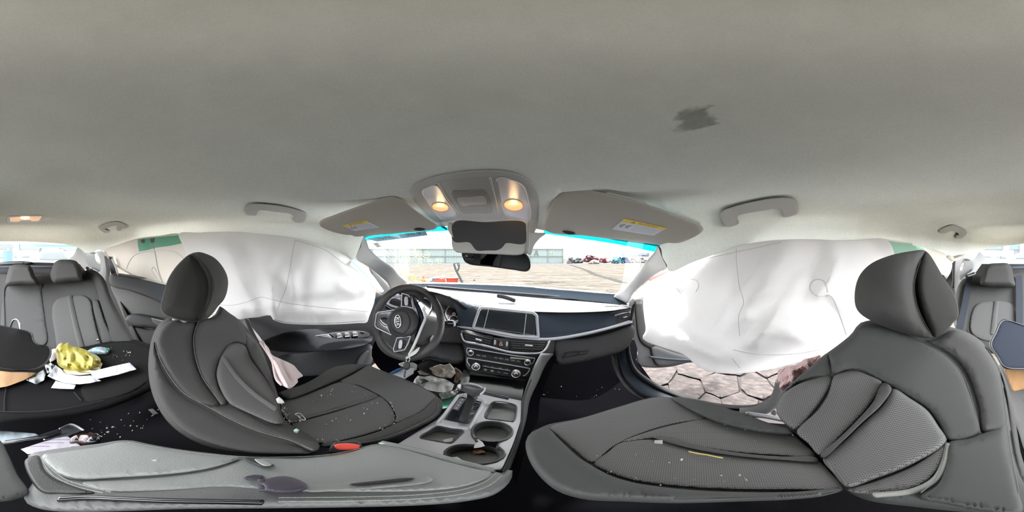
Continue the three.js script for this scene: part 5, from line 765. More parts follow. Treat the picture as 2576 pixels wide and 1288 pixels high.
{
  const white = cloth([.86, .855, .855], .48), cream = cloth([.8, .78, .72], .3);
  const o = T('curtain_airbag', 'large white deployed curtain airbag hanging over the open passenger door', 'airbag');
  const d = depth('1700,684,1.82 1850,624,1.62 2000,606,1.58 2200,606,1.62 1620,760,1.8 1625,850,1.78 1840,938,1.46 2060,896,1.42 2180,800,1.42 1850,780,1.4');
  const f = folds(F4('1852,626,1840,760,20,.02 1985,615,1860,800,40,.05 1990,800,1880,870,40,.03 1700,700,1720,800,50,.04 1890,740,1990,720,24,.03 2060,640,2000,760,40,-.03 1690,850,1850,900,24,.03 1900,860,2060,850,30,.02 1760,690,1780,640,20,.015 1930,640,1800,820,14,-.02 2020,700,1900,860,16,.03 2110,660,2060,740,12,.02 1660,740,1700,720,14,.03 1720,860,1800,900,14,.03 1880,800,1990,830,10,.02 1900,830,2010,850,10,.018 2090,740,2140,800,12,.02 2100,612,2090,700,18,.02'));
  A(o, 'front_cushion', cushion('1697,680 1735,661 1777,645 1851,620 1929,606 1987,602 2057,602 2100,604 2160,603 2230,603 2250,640 2240,720 2200,800 2185,806 2135,848 2096,879 2061,897 2006,912 1948,927 1882,938 1840,940 1793,936 1754,921 1723,894 1669,875 1626,859 1616,850 1624,832 1621,800 1618,760 1624,728 1660,700', { d, f, b: .02, r: 9, t: .02, s: 11 }), white);
  const sd = (u, v) => d(u, v) - f(u, v) - .023;
  A(o, 'seam', tube('1852,626 1853,660 1860,720 1870,762 1858,795 1861,845', { d: sd, rad: .0011, n: 50, on: true }), mat([.55, .55, .58], .9));
  A(o, 'seam', tube('1844,880 1890,889 1950,892 2010,889 2060,880', { d: sd, rad: .0014, n: 40, on: true }), mat([.5, .52, .5], .9));
  A(o, 'seam', tube('1842,902 1850,912 1861,926', { d: sd, rad: .0011, n: 12, on: true }), mat([.45, .47, .45], .9));
  A(o, 'hem', tube('1780,650 1851,634 1900,624 1965,609', { d: sd, rad: .0014, n: 30, on: true }), mat([.55, .53, .5], .9));
  A(o, 'seam_loop', tube('2129,842 2115,800 2098,756 2088,744 2072,745 2050,742 2038,728 2040,712 2054,703 2070,706 2078,718 2082,735', { d: sd, rad: .003, flat: .4, n: 70, on: true }), white);
  A(o, 'seam_loop', tube('1712,738 1700,722 1702,713 1720,708 1738,702 1752,706 1757,720 1750,734', { d: sd, rad: .003, flat: .4, n: 40, on: true }), white);
  A(o, 'front_roll', sheet(['1708,682 1672,682 1640,700 1622,716 1600,736 1588,745', '1716,694 1700,702 1670,724 1640,742 1618,751 1596,755'], { d: '1708,682,1.78 1588,745,2.02 1716,694,1.74', n: 30, m: 10, b: .06, t: .04 }), cream);
  A(o, 'tether', sheet(['1630,700 1655,688 1682,676', '1634,708 1660,696 1690,680'], { d: 1.74, n: 12, m: 4, b: .01, t: .004 }), mat([.62, .3, .28], .8), 'reddish strap');
  const rd = depth('2210,606,1.66 2400,650,2.5 2385,668,2.4 2260,660,1.8');
  A(o, 'rear_cushion', cushion('2196,603 2260,606 2330,621 2385,641 2402,650 2396,662 2372,690 2356,704 2330,690 2230,664 2190,640', { d: rd, f: folds([]), b: .012, r: 6, t: .015, s: 8 }), cream);
  A(o, 'green_patch', cushion('2214,608 2262,610 2318,619 2326,632 2280,640 2222,634', { d: off(rd, -.02), b: .003, r: 3, t: .004, s: 7 }), cloth([.3, .6, .46], .35), 'pale green fabric patch');
  A(o, 'tie', tube('2386,645 2396,653 2406,652 2420,645 2428,643', { d: off(rd, -.06), rad: .012, flat: .6 }), cream);
}
KD = 1;
{
  const pink = cloth([.8, .68, .68], .2);
  const d = depth('653,859,1.5 761,945,1.36 711,972,1.26'), f = folds(F4('690,900,725,970,9,.03 715,910,742,950,8,.025 668,865,684,900,6,.02'));
  const o = T('seat_airbag', 'limp pinkish white seat airbag torn out of the driver seat side', 'airbag');
  A(o, 'cloth', cushion('652,860 661,857 668,866 676,876 684,892 708,904 724,911 740,920 750,932 762,946 755,950 748,955 750,960 744,967 736,974 727,978 718,974 706,966 695,954 690,930 684,908 677,893 668,879', { d, f, b: .012, r: 5, t: .01, s: 4.5 }), pink);
  A(o, 'frayed_edge', tube('655,862 668,880 678,896 686,912 690,934 696,955 708,968', { d: off(d, -.02), rad: .004 }), pink);
  const e = depth('1957,935,1.36 2062,895,1.3 1975,985,1.26'), g = folds(F4('1970,950,2030,915,8,.03 1965,972,2000,950,7,.03 1990,930,2000,975,8,.025 2030,905,2040,930,8,.03'));
  const stripe = cloth(1, .15); stripe.map = canvasTex(128, 128, (x) => { x.fillStyle = '#e6c9c9'; x.fillRect(0, 0, 128, 128); x.strokeStyle = '#b45a63'; x.lineWidth = 4; for (let i = -128; i < 256; i += 26) { x.beginPath(); x.moveTo(i, 0); x.lineTo(i + 60, 128); x.stroke(); } }); stripe.map.wrapS = stripe.map.wrapT = THREE.RepeatWrapping; stripe.map.repeat.set(9, 9); stripe.map.colorSpace = THREE.SRGBColorSpace;
  S('striped_cloth', cushion('1956,936 1964,928 1985,922 2000,918 2012,913 2022,904 2040,900 2064,894 2062,905 2048,920 2034,938 2012,960 1992,974 1974,988 1964,980 1960,972 1964,962 1950,958 1956,948', { d: e, f: g, b: .012, r: 5, t: .012, s: 5 }), stripe, 'pink and white striped cloth bunched beside the passenger seat back', 'cloth');
}
// ------------------------------------------------------------------ loose things
const wr = (k) => (u, v) => k * (fbm(u * .09, v * .09, 512, 3) - .5) * 2;
const crumple = (s, d, k, m, o = {}) => cushion(s, { d, f: wr(k), b: .006, r: 4, t: .01, s: o.s ?? 5, hard: true, ...o });
const lined = (bg, fg, n = 9, title) => ink(128, 128, bg, (x) => { x.fillStyle = fg; for (let i = 0; i < n; i++) x.fillRect(12, 14 + i * (108 / n), 60 + (i * 29) % 44, 3); if (title) { x.font = 'bold 30px sans-serif'; x.fillText(title, 64, 40); } });
const RC = depth('0,905,2.05 330,858,2.12 0,1058,1.6 370,960,1.75 180,1048,1.6');
{ // on the rear bench
  const leather = mat([.006, .011, .024], .6, { specularIntensity: .12, bumpMap: grain, bumpScale: .0006 });
  const a = T('leather_flap', 'black leather folder flap lying over the rear bench beneath the wire hook', 'folder');
  const fd = depth('0,818,1.95 130,880,1.9 0,928,1.6');
  A(a, 'flap', cushion('-80,812 0,818 40,826 78,836 83,843 85,856 96,866 124,871 129,877 128,894 118,914 95,928 50,934 0,928 -80,920', { d: fd, b: .02, r: 7, t: .03, s: 9 }), mat([.007, .0075, .009], .5, { specularIntensity: .3, bumpMap: grain, bumpScale: .0003 }));
  A(a, 'edge_piping', tube('0,820 40,828 78,838 84,856 96,867 124,873 127,892 116,912 94,926 50,931 0,926', { d: off(fd, -.016), rad: .003 }), M.black);
  const b = T('leather_flap', 'navy black leather folder standing on the rear bench beside the belts, passenger side', 'folder');
  const gd = depth('2520,806,1.95 2490,868,1.8 2640,930,1.7 2640,820,1.95');
  A(b, 'flap', cushion('2521,804 2576,817 2660,830 2660,932 2576,929 2526,926 2508,900 2489,868 2502,838', { d: gd, b: .02, r: 7, t: .03, s: 9 }), leather);
  A(b, 'edge_piping', tube('2600,824 2576,819 2522,807 2504,838 2492,868 2509,898 2527,923 2600,928', { d: off(gd, -.018), rad: .004 }), M.black);
  S('wire_hook', tube('24,832 29,816 33,806 40,803 46,806 48,816 50,834', { d: 1.98, rad: .004 }), M.chrome, 'thin shiny wire hook sticking up behind the black flap', 'hook');
  S('envelope', cushion('-80,934 0,933 30,936 60,936 94,938 78,948 58,958 20,972 -80,988', { d: off(RC, -.1), b: .006, r: 3, t: .008, s: 8, hard: true, f: wr(.006) }), M.brown, 'brown paper envelope tip under the black flap on the rear bench', 'envelope');
  S('envelope', cushion('2525,929 2576,932 2660,934 2660,974 2576,979 2548,985', { d: 1.76, b: .006, r: 3, t: .008, s: 7, hard: true, f: wr(.006) }), M.brown, 'brown paper envelope below the navy leather folder, behind the passenger seat back', 'envelope');
  S('crumpled_paper', crumple('65,956 92,940 110,930 116,940 112,956 92,967', off(RC, -.09), .02, 0), mat([.5, .52, .54], .8), 'crumpled grey paper between the brown envelope and the white sheets', 'paper');
  const bag = mat([.46, .4, .05], .45, { transmission: .25, thickness: 0, specularIntensity: .6 });
  S('plastic_bag', cushion('140,880 144,870 155,862 163,865 172,861 178,869 200,874 226,884 244,894 254,906 246,918 236,926 210,932 180,934 160,928 146,918 142,900', { d: off(RC, -.1), b: .09, r: 14, t: .02, s: 5.5, f: wr(.035) }), bag, 'knotted yellow plastic bag on the rear bench', 'bag');
  S('printed_paper', crumple('158,930 180,918 236,898 258,914 252,930 235,940 200,944 166,940', off(RC, -.115), .006, 0), mat(1, .8, { map: (() => { const t = lined('#d9d3a8', '#8d7f55'); t.wrapS = t.wrapT = THREE.RepeatWrapping; t.repeat.set(4, 4); return t; })() }), 'yellowish printed sheets sticking out from under the yellow bag', 'paper');
  S('paper_sheet', crumple('119,946 140,918 154,928 166,940 200,946 228,944 255,958 226,964 200,967 165,964 140,956', off(RC, -.12), .012, 0), M.paper, 'large folded white sheet in front of the yellow bag', 'paper');
  S('paper_sheet', crumple('222,930 240,932 280,922 326,912 344,929 300,942 244,954 232,946', off(RC, -.13), .008, 0), M.paper, 'long white paper strip reaching towards the driver seat', 'paper');
  S('paper_sheet', crumple('128,976 140,958 193,965 187,979 150,978', off(RC, -.1), .005, 0), M.paper, 'small white sheet nearest the front edge of the rear bench', 'paper');
  S('magazine', crumple('126,880 140,876 146,890 140,905 126,912 122,898', off(RC, -.08), .008, 0), mat([.45, .43, .45], .5), 'grey printed leaflet tucked between black flap and yellow bag', 'leaflet');
  S('dark_wrapper', crumple('112,918 128,912 140,920 132,936 118,940', off(RC, -.085), .02, 0, { s: 3 }), mat([.08, .12, .13], .3), 'dark crinkled wrapper beside the black flap corner', 'wrapper');
  const w = T('water_bottle', 'clear water bottle with green cap behind the yellow bag', 'bottle'), bd = off(RC, -.1);
  A(w, 'bottle_body', tube('232,888 238,884 250,883 258,884', { d: bd, rad: .022 }), mat([.55, .72, .82], .1, { transmission: .6, thickness: 0 }));
  A(w, 'bottle_neck', tube('256,884 264,886 267,887', { d: bd, rad: (t) => lerp(.02, .01, t) }), mat([.5, .6, .65], .1, { transmission: .6, thickness: 0 }));
  A(w, 'bottle_label', tube('241,884 252,883', { d: off(bd, -.003), rad: .023, n: 4 }), mat([.25, .4, .6], .4)); A(w, 'bottle_cap', tube('266,880 269,882', { d: bd, rad: .012, n: 4 }), mat([.03, .3, .16], .4));
}
{ // on the rear floor
  const fl = (k) => (u, v) => .82 * F / (v - 644) - k;
  S('paper_sheet', crumple('-60,1080 10,1084 88,1090 100,1096 60,1108 10,1118 -60,1120', fl(.05), .006, 0, { s: 7 }), mat([.3, .36, .4], .6), 'bluish grey paper on the dark rear floor by the armrest', 'paper');
  S('printed_card', crumple('52,1130 100,1114 168,1095 204,1122 140,1134 70,1143', fl(.09), .004, 0, { s: 7 }), mat(1, .6, { map: (() => { const t = lined('#a8a4ae', '#6a5a78', 6); t.wrapS = t.wrapT = THREE.RepeatWrapping; t.repeat.set(5, 5); return t; })() }), 'pale printed card on the rear floor next to a dark bottle', 'card');
  const b = T('dark_bottle', 'dark glass bottle lying on the rear floor at the end of the printed card', 'bottle');
  A(b, 'bottle_body', tube('190,1110 205,1106 222,1106 232,1108', { d: fl(.1), rad: .026 }), mat([.03, .012, .014], .08, { clearcoat: .5 })); A(b, 'bottle_end', tube('232,1108 239,1109', { d: fl(.1), rad: .022, n: 4 }), M.gloss); A(b, 'glint', tube('206,1099 216,1100', { d: fl(.13), rad: .005, n: 4 }), M.mark);
  const c = T('clear_case', 'clear plastic case with a black spine lying across the rear floor', 'case');
  A(c, 'lid', crumple('100,1094 150,1078 180,1067 210,1082 170,1098 110,1108', fl(.09), .002, 0, { s: 8 }), mat([.06, .065, .07], .15)); A(c, 'spine', tube('10,1115 60,1108 110,1098 150,1087', { d: fl(.12), rad: .01 }), M.gloss); A(c, 'edge', tube('10,1112 60,1104 110,1094 148,1084', { d: fl(.13), rad: .003 }), M.paintSilver); A(c, 'edge', tube('150,1078 180,1067 210,1082', { d: fl(.1), rad: .003 }), M.paintSilver);
  S('floor_tag', slab('372,1030 384,1028 398,1040 386,1044', { d: fl(.02), t: .003 }), mat([.06, .06, .06], .8), 'small grey card on the black floor behind the driver seat', 'card');
}
{ // driver footwell
  const fl = (k) => (u, v) => Math.min(2.34, .82 * F / (v - 644)) - k, tan = mat([.5, .44, .36], .85);
  S('sign_paper', slab('1064,894 1095,886 1096,912 1062,918', { d: 2.26, t: .004 }), mat(1, .8, { map: ink(128, 96, '#b9bdb6', (x) => { x.fillStyle = '#4d5650'; x.font = 'bold 30px sans-serif'; x.save(); x.translate(64, 48); x.rotate(PI); x.fillText('CFD', 0, -18); x.fillText('FUSCA', 0, 18); x.restore(); }) }), 'white sign paper with upside-down lettering behind the steering wheel', 'paper');
  const cap = T('cap', 'black cap lying on the litter in the driver footwell', 'cap'); A(cap, 'crown', cushion('1050,922 1060,910 1074,904 1092,905 1106,910 1098,918 1084,926 1090,944 1076,940 1062,934', { d: 2.0, b: .08, r: 12, t: .04, s: 5 }), mat(.012, .9)); A(cap, 'brim', sheet(['1078,928 1090,934 1102,944', '1084,922 1096,930 1108,940'], { d: 1.95, n: 8, m: 4, b: .01, t: .01 }), tan);
  S('paper_bag', crumple('1078,930 1092,921 1106,916 1118,918 1132,914 1142,926 1147,938 1136,951 1116,950 1098,947 1086,940', fl(.2), .05, 0, { s: 4, b: .03 }), mat([.58, .52, .46], .85), 'crumpled tan paper bag heaped in the driver footwell', 'paper bag');
  S('brown_cloth', crumple('1136,928 1146,924 1158,932 1166,943 1160,954 1150,964 1142,960 1146,944', fl(.18), .04, 0, { s: 4, b: .02 }), mat([.22, .16, .12], .9), 'small brown cloth at the console side of the footwell litter', 'cloth');
  S('crumpled_paper', crumple('1037,968 1043,954 1051,945 1068,947 1084,944 1104,950 1120,953 1143,967 1136,983 1120,988 1100,986 1080,982 1060,974', fl(.24), .04, 0, { s: 5, b: .02 }), mat([.78, .78, .75], .85), 'large crumpled white paper in front of the driver seat edge', 'paper');
  S('tape_scrap', crumple('1054,954 1066,952 1080,959 1074,962 1064,966 1058,966 1062,960', fl(.32), .01, 0, { s: 3 }), mat([.06, .07, .06], .7), 'dark scrap of tape on the large crumpled white paper', 'scrap');
  S('green_packet', crumple('1108,1006 1124,994 1140,985 1152,992 1154,1000 1140,1016 1128,1025 1113,1029', fl(.28), .012, 0, { s: 4 }), mat([.12, .42, .3], .35), 'green and clear packet squeezed between seat and console', 'packet');
  S('clear_wrapper', crumple('1104,990 1120,986 1136,984 1146,980 1150,972 1153,986 1144,994 1126,1002 1110,1004', fl(.32), .02, 0, { s: 4 }), mat([.4, .45, .43], .2), 'crinkled clear wrapper above the green packet', 'wrapper');
  S('leaflet', crumple('982,940 998,930 1020,926 1043,924 1040,940 1016,956 998,948', fl(.2), .008, 0, { s: 4 }), mat([.72, .74, .78], .6), 'pale leaflet beside the hanging car key', 'leaflet');
  S('leaflet', crumple('980,938 998,928 1010,924 1014,928 1000,936 986,942', fl(.22), .004, 0, { s: 3 }), mat([.04, .13, .32], .4), 'dark blue leaflet corner left of the hanging car key'.replace('left of', 'behind'), 'leaflet');
  S('crumpled_paper', crumple('1002,915 1016,910 1040,912 1050,918 1048,930 1036,936 1020,926 1006,920', fl(.16), .03, 0, { s: 4 }), mat([.7, .7, .69], .85), 'small crumpled grey paper behind the hanging car key', 'paper');
  S('foil_scrap', crumple('1050,934 1062,930 1074,936 1084,942 1070,944 1056,942', fl(.24), .03, 0, { s: 3 }), mat([.4, .36, .3], .35, { metalness: .5 }), 'scrap of shiny foil in front of the black cap', 'scrap');
}
{ // in the console
  const cd = (u, v) => 1 / (.69 + (v - 1000) * .0027);
  S('wrapper', crumple('1194,1112 1202,1104 1214,1112 1220,1122 1208,1126 1192,1128', off(cd, .0), .015, 0, { s: 3 }), mat(.72, .6), 'bright white wrapper wedged between the two cup holders', 'wrapper');
  S('brown_scraps', crumple('1188,1134 1200,1130 1216,1132 1222,1138 1206,1142 1190,1141', off(cd, .03), .02, 0, { s: 2.5 }), mat([.3, .14, .07], .9), 'rust brown scraps in the rear cup holder', 'scraps');
  S('paper_scrap', crumple('1126,1152 1150,1149 1162,1157 1146,1160', off(cd, .02), .004, 0, { s: 4 }), mat(.7, .8), 'small white paper scrap at the rim of the rear cup holder', 'paper');
  S('paper_scrap', crumple('1112,1107 1124,1104 1142,1100 1140,1110 1122,1116', off(cd, .04), .01, 0, { s: 4 }), mat([.6, .62, .6], .8), 'torn white paper scrap in the narrow console tray', 'paper');
  const pc = T('paper_clip', 'bent metal paper clip on the driver seat cushion', 'paper clip'); A(pc, 'wire', tube('742,1043 752,1040 764,1050 768,1056 760,1057 748,1047', { d: off(yr(-.57), -.1), rad: .0022, closed: true, n: 40 }), M.chrome);
  S('white_scrap', crumple('694,1004 702,998 712,1006 716,1014 706,1016 698,1014', 1.1, .004, 0, { s: 3 }), M.white, 'bright white scrap where driver backrest and cushion meet', 'scrap');
  S('white_scrap', crumple('1940,1034 1948,1028 1956,1038 1950,1046 1940,1042', 1.28, .004, 0, { s: 3 }), M.white, 'white scrap beside the passenger seat rail', 'scrap');
  S('green_shard', crumple('738,1082 746,1077 754,1082 748,1090 740,1088', .96, .003, 0, { s: 3 }), mat([.35, .5, .45], .2), 'flat greenish glass shard on the lower bolster of the driver backrest', 'glass shard');
  S('green_shard', crumple('950,1114 962,1112 972,1115 960,1119', .86, .003, 0, { s: 3 }), mat([.45, .6, .52], .2), 'pale green glass shard at the front corner of the armrest', 'glass shard');
  S('pale_shard', crumple('380,1158 392,1155 400,1158 392,1163', .78, .003, 0, { s: 3 }), mat(.4, .3), 'pale round shard on the wide armrest lid', 'glass shard');
}
{ // crumbs of broken window glass
  const shapes = [0, 1, 2].map((k) => { const g = new THREE.IcosahedronGeometry(1, 0), p = g.attributes.position; for (let i = 0; i < p.count; i++) { const h = .6 + .6 * hash(Math.round(p.getX(i) * 50) + k * 97, Math.round(p.getY(i) * 50 + p.getZ(i) * 91)); p.setXYZ(i, p.getX(i) * h, p.getY(i) * h * .6, p.getZ(i) * h); } g.computeVertexNormals(); return g; });
  const gm = [mat([.62, .64, .62], .2), mat([.45, .5, .47], .2), mat([.75, .74, .66], .3)], protos = shapes.map((g, i) => { const m = shade(new THREE.Mesh(g, gm[i])); return m; });
  const strew = (n, list, d, size, label, group) => { for (let i = 0; i < n; i++) { const [u0, v0, u1, v1, ru, rv] = list[Math.floor(rnd() * list.length)], t = rnd(), u = lerp(u0, u1, t) + (rnd() + rnd() - 1) * ru, v = lerp(v0, v1, t) + (rnd() + rnd() - 1) * rv, o = protos[i % 3].clone(); o.name = numbered('glass_crumb'); const s = size * (.5 + rnd() * rnd() * 1.5); o.scale.set(s, s, s); o.rotation.set(rnd() * 6, rnd() * 6, rnd() * 6); o.position.copy(P(u, v, depth(d)(u, v))); scene.add(o); tag(o, label, 'glass crumb', group); } };
  strew(46, F4('712,1030,740,1062,14,14 712,1020,722,1056,8,10 720,1060,760,1052,12,6'), off(yr(-.57), -.082), .0028, 'tiny pale glass crumb by the backrest joint of the driver cushion', 'glass crumbs by the driver backrest joint');
  strew(60, F4('780,985,900,1000,50,24 900,960,990,1040,50,24 980,1000,996,1060,5,8 800,1110,870,1106,20,6 1000,1060,960,1080,24,6 820,1060,940,1030,60,20'), off(yr(-.57), -.085), .0024, 'tiny pale glass crumb scattered over the driver seat cushion', 'glass crumbs on the driver cushion');
  strew(34, F4('1460,1150,1760,1170,80,30 1640,1210,1960,1200,60,12 1500,1180,1660,1220,20,5 1800,1080,2020,1110,40,20'), off(yr(-.5), -.083), .0021, 'tiny pale glass crumb scattered over the passenger seat cushion', 'glass crumbs on the passenger cushion');
  strew(30, F4('240,1080,380,1040,50,30 260,1100,360,1060,40,30'), (u, v) => .82 * F / (v - 644) - .012, .004, 'tiny pale glass crumb on the black floor behind the driver seat', 'glass crumbs on the rear floor');
  strew(26, F4('1370,940,1360,1050,20,40 1400,960,1560,1000,60,30 1560,960,1620,1000,10,10'), (u, v) => .82 * F / (v - 644) - .012, .0035, 'tiny pale crumb on the black carpet of the passenger footwell', 'crumbs in the passenger footwell');
  strew(18, F4('260,870,290,890,40,16 280,900,330,890,20,16'), off(RC, -.085), .0035, 'tiny pale glass crumb at the door end of the rear bench', 'glass crumbs on the rear bench');
}
// ------------------------------------------------------------------ outside
const gr = (v) => EYE * F / (v - 644);
{ // corrugated yard fence
  const d = 47, o = T('metal_fence', 'pale green corrugated metal fence with a letter A along the yard', 'fence'), X = (u) => (u - 1288) / F * d, Y = (v) => EYE + (644 - v) / F * d, pm = mat([.21, .25, .238], .8), rm = mat([.13, .165, .16], .8);
  const J = [880, 936, 1000, 1064, 1120, 1176, 1232, 1284, 1334, 1378, 1416], y0 = .0, y1 = Y(626), prof = (w) => { const s = new THREE.Shape(), n = Math.round(w / .34), k = w / n; s.moveTo(0, -.03); for (let i = 0; i < n; i++) { s.lineTo(i * k, 0); s.lineTo(i * k + k * .55, 0); s.lineTo(i * k + k * .65, .06); s.lineTo(i * k + k * .9, .06); s.lineTo((i + 1) * k, 0); } s.lineTo(w, -.03); return s; };
  for (let i = 0; i + 1 < J.length; i++) { const a = X(J[i]) + .06, w = X(J[i + 1]) - .06 - a, g = new THREE.ExtrudeGeometry(prof(w), { depth: y1 - .1 + (i % 3) * .02, bevelEnabled: false }); g.rotateX(-PI / 2); g.scale(1, 1, -1); g.translate(a, .1, -d); g.computeVertexNormals(); A(o, 'panel', g, pm); }
  for (const j of J) A(o, 'post', box(.12, y1 + .06, .14).translate(X(j), (y1 + .06) / 2, -d + .02), rm);
  for (const v of [626.5, 644.5, 662]) A(o, 'rail', box(X(1416) - X(880), .1, .08).translate((X(1416) + X(880)) / 2, Y(v), -d + .12), rm);
  const g = new TextGeometry('A', { font: await new FontLoader().loadAsync('fonts/droid/droid_sans_regular.typeface.json'), size: .75, depth: .02 }); g.translate(X(1343), Y(644), -d + .16); A(o, 'letter', g, mat([.06, .08, .08], .7), 'dark letter A');
  A(o, 'orange_mark', new THREE.CylinderGeometry(.11, .11, .02, 14).rotateX(PI / 2).translate(X(1387), Y(636), -d + .12), mat([.85, .5, .12], .6));
}
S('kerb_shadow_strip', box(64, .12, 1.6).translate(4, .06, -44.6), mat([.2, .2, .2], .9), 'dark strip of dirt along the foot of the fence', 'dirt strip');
// wrecked cars beyond the yard
const wreck = (label, s, m, parts, dd = 46) => { const o = T('wrecked_car', label, 'wrecked car'); A(o, 'body', cushion(s, { d: dd, f: (u, v) => 1.2 * (fbm(u * .28, v * .28, 512, 3) - .5), b: .5, r: 3, t: 1.6, s: 1.6, hard: true }), m); for (const [n, q, pmt] of parts) A(o, n, cushion(q, { d: dd - .9, b: .2, r: 1.5, t: .3, s: 1.3, hard: true }), pmt); return o; };
const dk = mat([.06, .065, .07], .5), gl = mat([.07, .1, .105], .3), red = mat([.17, .035, .05], .5), wht = mat([.36, .37, .38], .5);
wreck('white wrecked car with bare door frames beside the fence end', '1425,663 1427,648 1434,643 1444,645 1445,654 1444,662 1434,664', wht, [['door_opening', '1429,650 1433,645 1434,652 1431,657', dk], ['door_opening', '1436,646 1441,646 1442,656 1437,658', dk], ['bumper', '1426,658 1432,660 1431,663 1426,663', dk]]);
wreck('grey crushed car next to the white wreck', '1444,663 1446,648 1454,645 1462,648 1467,656 1466,662', mat([.18, .21, .21], .5), [['wheel', ell(1449, 658, 3, 3.4, 0, 10), dk], ['window', '1452,649 1458,647 1461,651 1453,653', gl], ['engine_bay', '1456,655 1464,655 1464,660 1456,661', dk]]);
wreck('maroon wrecked car piled high in the row of wrecks', '1466,658 1468,648 1476,641 1486,640 1494,643 1504,646 1508,653 1498,658 1480,660', red, [['window', '1477,645 1484,643 1488,648 1478,650', dk], ['window', '1492,646 1499,647 1502,651 1493,651', dk], ['wheel', ell(1476, 655, 2.6, 2.8, 0, 10), dk]], 45.6);
S('rubble_heap', cushion('1480,663 1486,656 1494,653 1502,655 1509,662', { d: 44.6, f: (u, v) => .8 * (fbm(u * .3, v * .3, 512, 3) - .5), b: .5, r: 3, t: 1, s: 1.6 }), mat([.25, .22, .19], .9), 'pale rubble heap in front of the maroon wreck', 'rubble');
wreck('bright red crushed car in the middle of the row of wrecks', '1507,660 1509,650 1516,645 1526,648 1534,652 1537,659 1522,662', mat([.26, .05, .06], .5), [['window', '1514,650 1520,648 1522,652 1515,654', dk], ['panel', '1526,655 1533,655 1533,659 1526,659', wht], ['wheel', ell(1512, 658, 2.4, 2.6, 0, 10), dk]]);
wreck('light blue tarpaulin covered wreck', '1538,662 1538,652 1542,645 1552,643 1562,645 1565,654 1560,662 1550,664', mat([.11, .26, .3], .5), [['fold', '1544,650 1552,648 1556,656 1546,658', mat([.08, .2, .25], .5)], ['wheel', ell(1550, 661, 2.6, 2.4, 0, 10), dk]]);
wreck('strong blue wrecked van at the end of the row', '1563,663 1564,648 1568,643 1578,643 1582,650 1582,661', mat([.025, .11, .24], .5), [['window', '1568,646 1578,645 1579,649 1568,650', dk], ['wheel', ell(1568, 661, 2.4, 2.4, 0, 10), dk]]);
wreck('white car with a dark roof near the blue building', '1582,662 1583,652 1590,647 1600,650 1606,655 1605,661', mat([.28, .27, .28], .5), [['window', '1585,651 1590,648 1597,651 1590,654', dk], ['wheel', ell(1596, 660, 2, 2.4, 0, 10), wht], ['wheel', ell(1587, 660, 2, 2.4, 0, 10), dk]]);
wreck('farthest white car in front of the blue building', '1604,661 1606,649 1613,646 1624,647 1630,652 1630,661', wht, [['window', '1610,648 1618,647 1620,650 1609,651', gl]], 58);
{
  const d = 70, o = T('blue_building', 'distant blue storage building behind the wrecks', 'building'), X = (u) => (u - 1288) / F * d, Y = (v) => EYE + (644 - v) / F * d;
  A(o, 'wall', box(X(1634) - X(1580), Y(643), 4).translate((X(1634) + X(1580)) / 2, Y(643) / 2, -d - 2), mat([.3, .3, .3], .8));
  A(o, 'fascia', box(X(1606) - X(1580), Y(636) - Y(643.5), 4.4).translate((X(1606) + X(1580)) / 2, (Y(636) + Y(643.5)) / 2, -d - 2), mat([.12, .2, .28], .7)); A(o, 'fascia', box(X(1632) - X(1606), Y(636) - Y(643.5), 4.5).translate((X(1632) + X(1606)) / 2, (Y(636) + Y(643.5)) / 2, -d - 2), mat([.08, .115, .16], .7));
  A(o, 'fascia_sign', box(X(1626) - X(1612), .18, .1).translate(X(1619), Y(639.5), -d + .3), mat(.6, .6));
  const p = T('lamp_post', 'thin pale lamp post rising beside the fence end', 'post'); A(p, 'pole', new THREE.CylinderGeometry(.06, .09, 2.9, 8).translate((1427.5 - 1288) / F * 46, 1.45, -46), wht); A(p, 'cross_arm', box(.3, .05, .05).translate((1427.5 - 1288) / F * 46, 2.85, -46), wht);
  for (const [u, h, l] of [[1536, 3.2, 'pale bare tree far behind the blue tarpaulin'], [1548, 4.2, 'taller pale bare tree far behind the row of wrecks'], [1448, 2.6, 'low pale bare tree behind the grey crushed car']]) {
    const t = T('bare_tree', l, 'tree'), x = (u - 1288) / F * 90, g = [], b = (x0, y0, dx, dy, r, n) => { const c = new THREE.CylinderGeometry(r * .6, r, Math.hypot(dx, dy), 5); c.rotateZ(-Math.atan2(dx, dy)); c.translate(x0 + dx / 2, y0 + dy / 2, -90 + (rnd() - .5)); g.push(c); if (n) for (let i = 0; i < 3; i++) b(x0 + dx * (.5 + .25 * i), y0 + dy * (.5 + .25 * i), (rnd() - .5) * 1.1, h * .2, r * .6, n - 1); };
    A(t, 'trunk', new THREE.CylinderGeometry(.06, .1, h * .6, 6).translate(x, h * .3, -90), mat([.6, .58, .58], .9)); b(x, h * .5, 0, h * .35, .05, 3); A(t, 'branches', join(g), mat([.66, .64, .64], .9));
  }
}
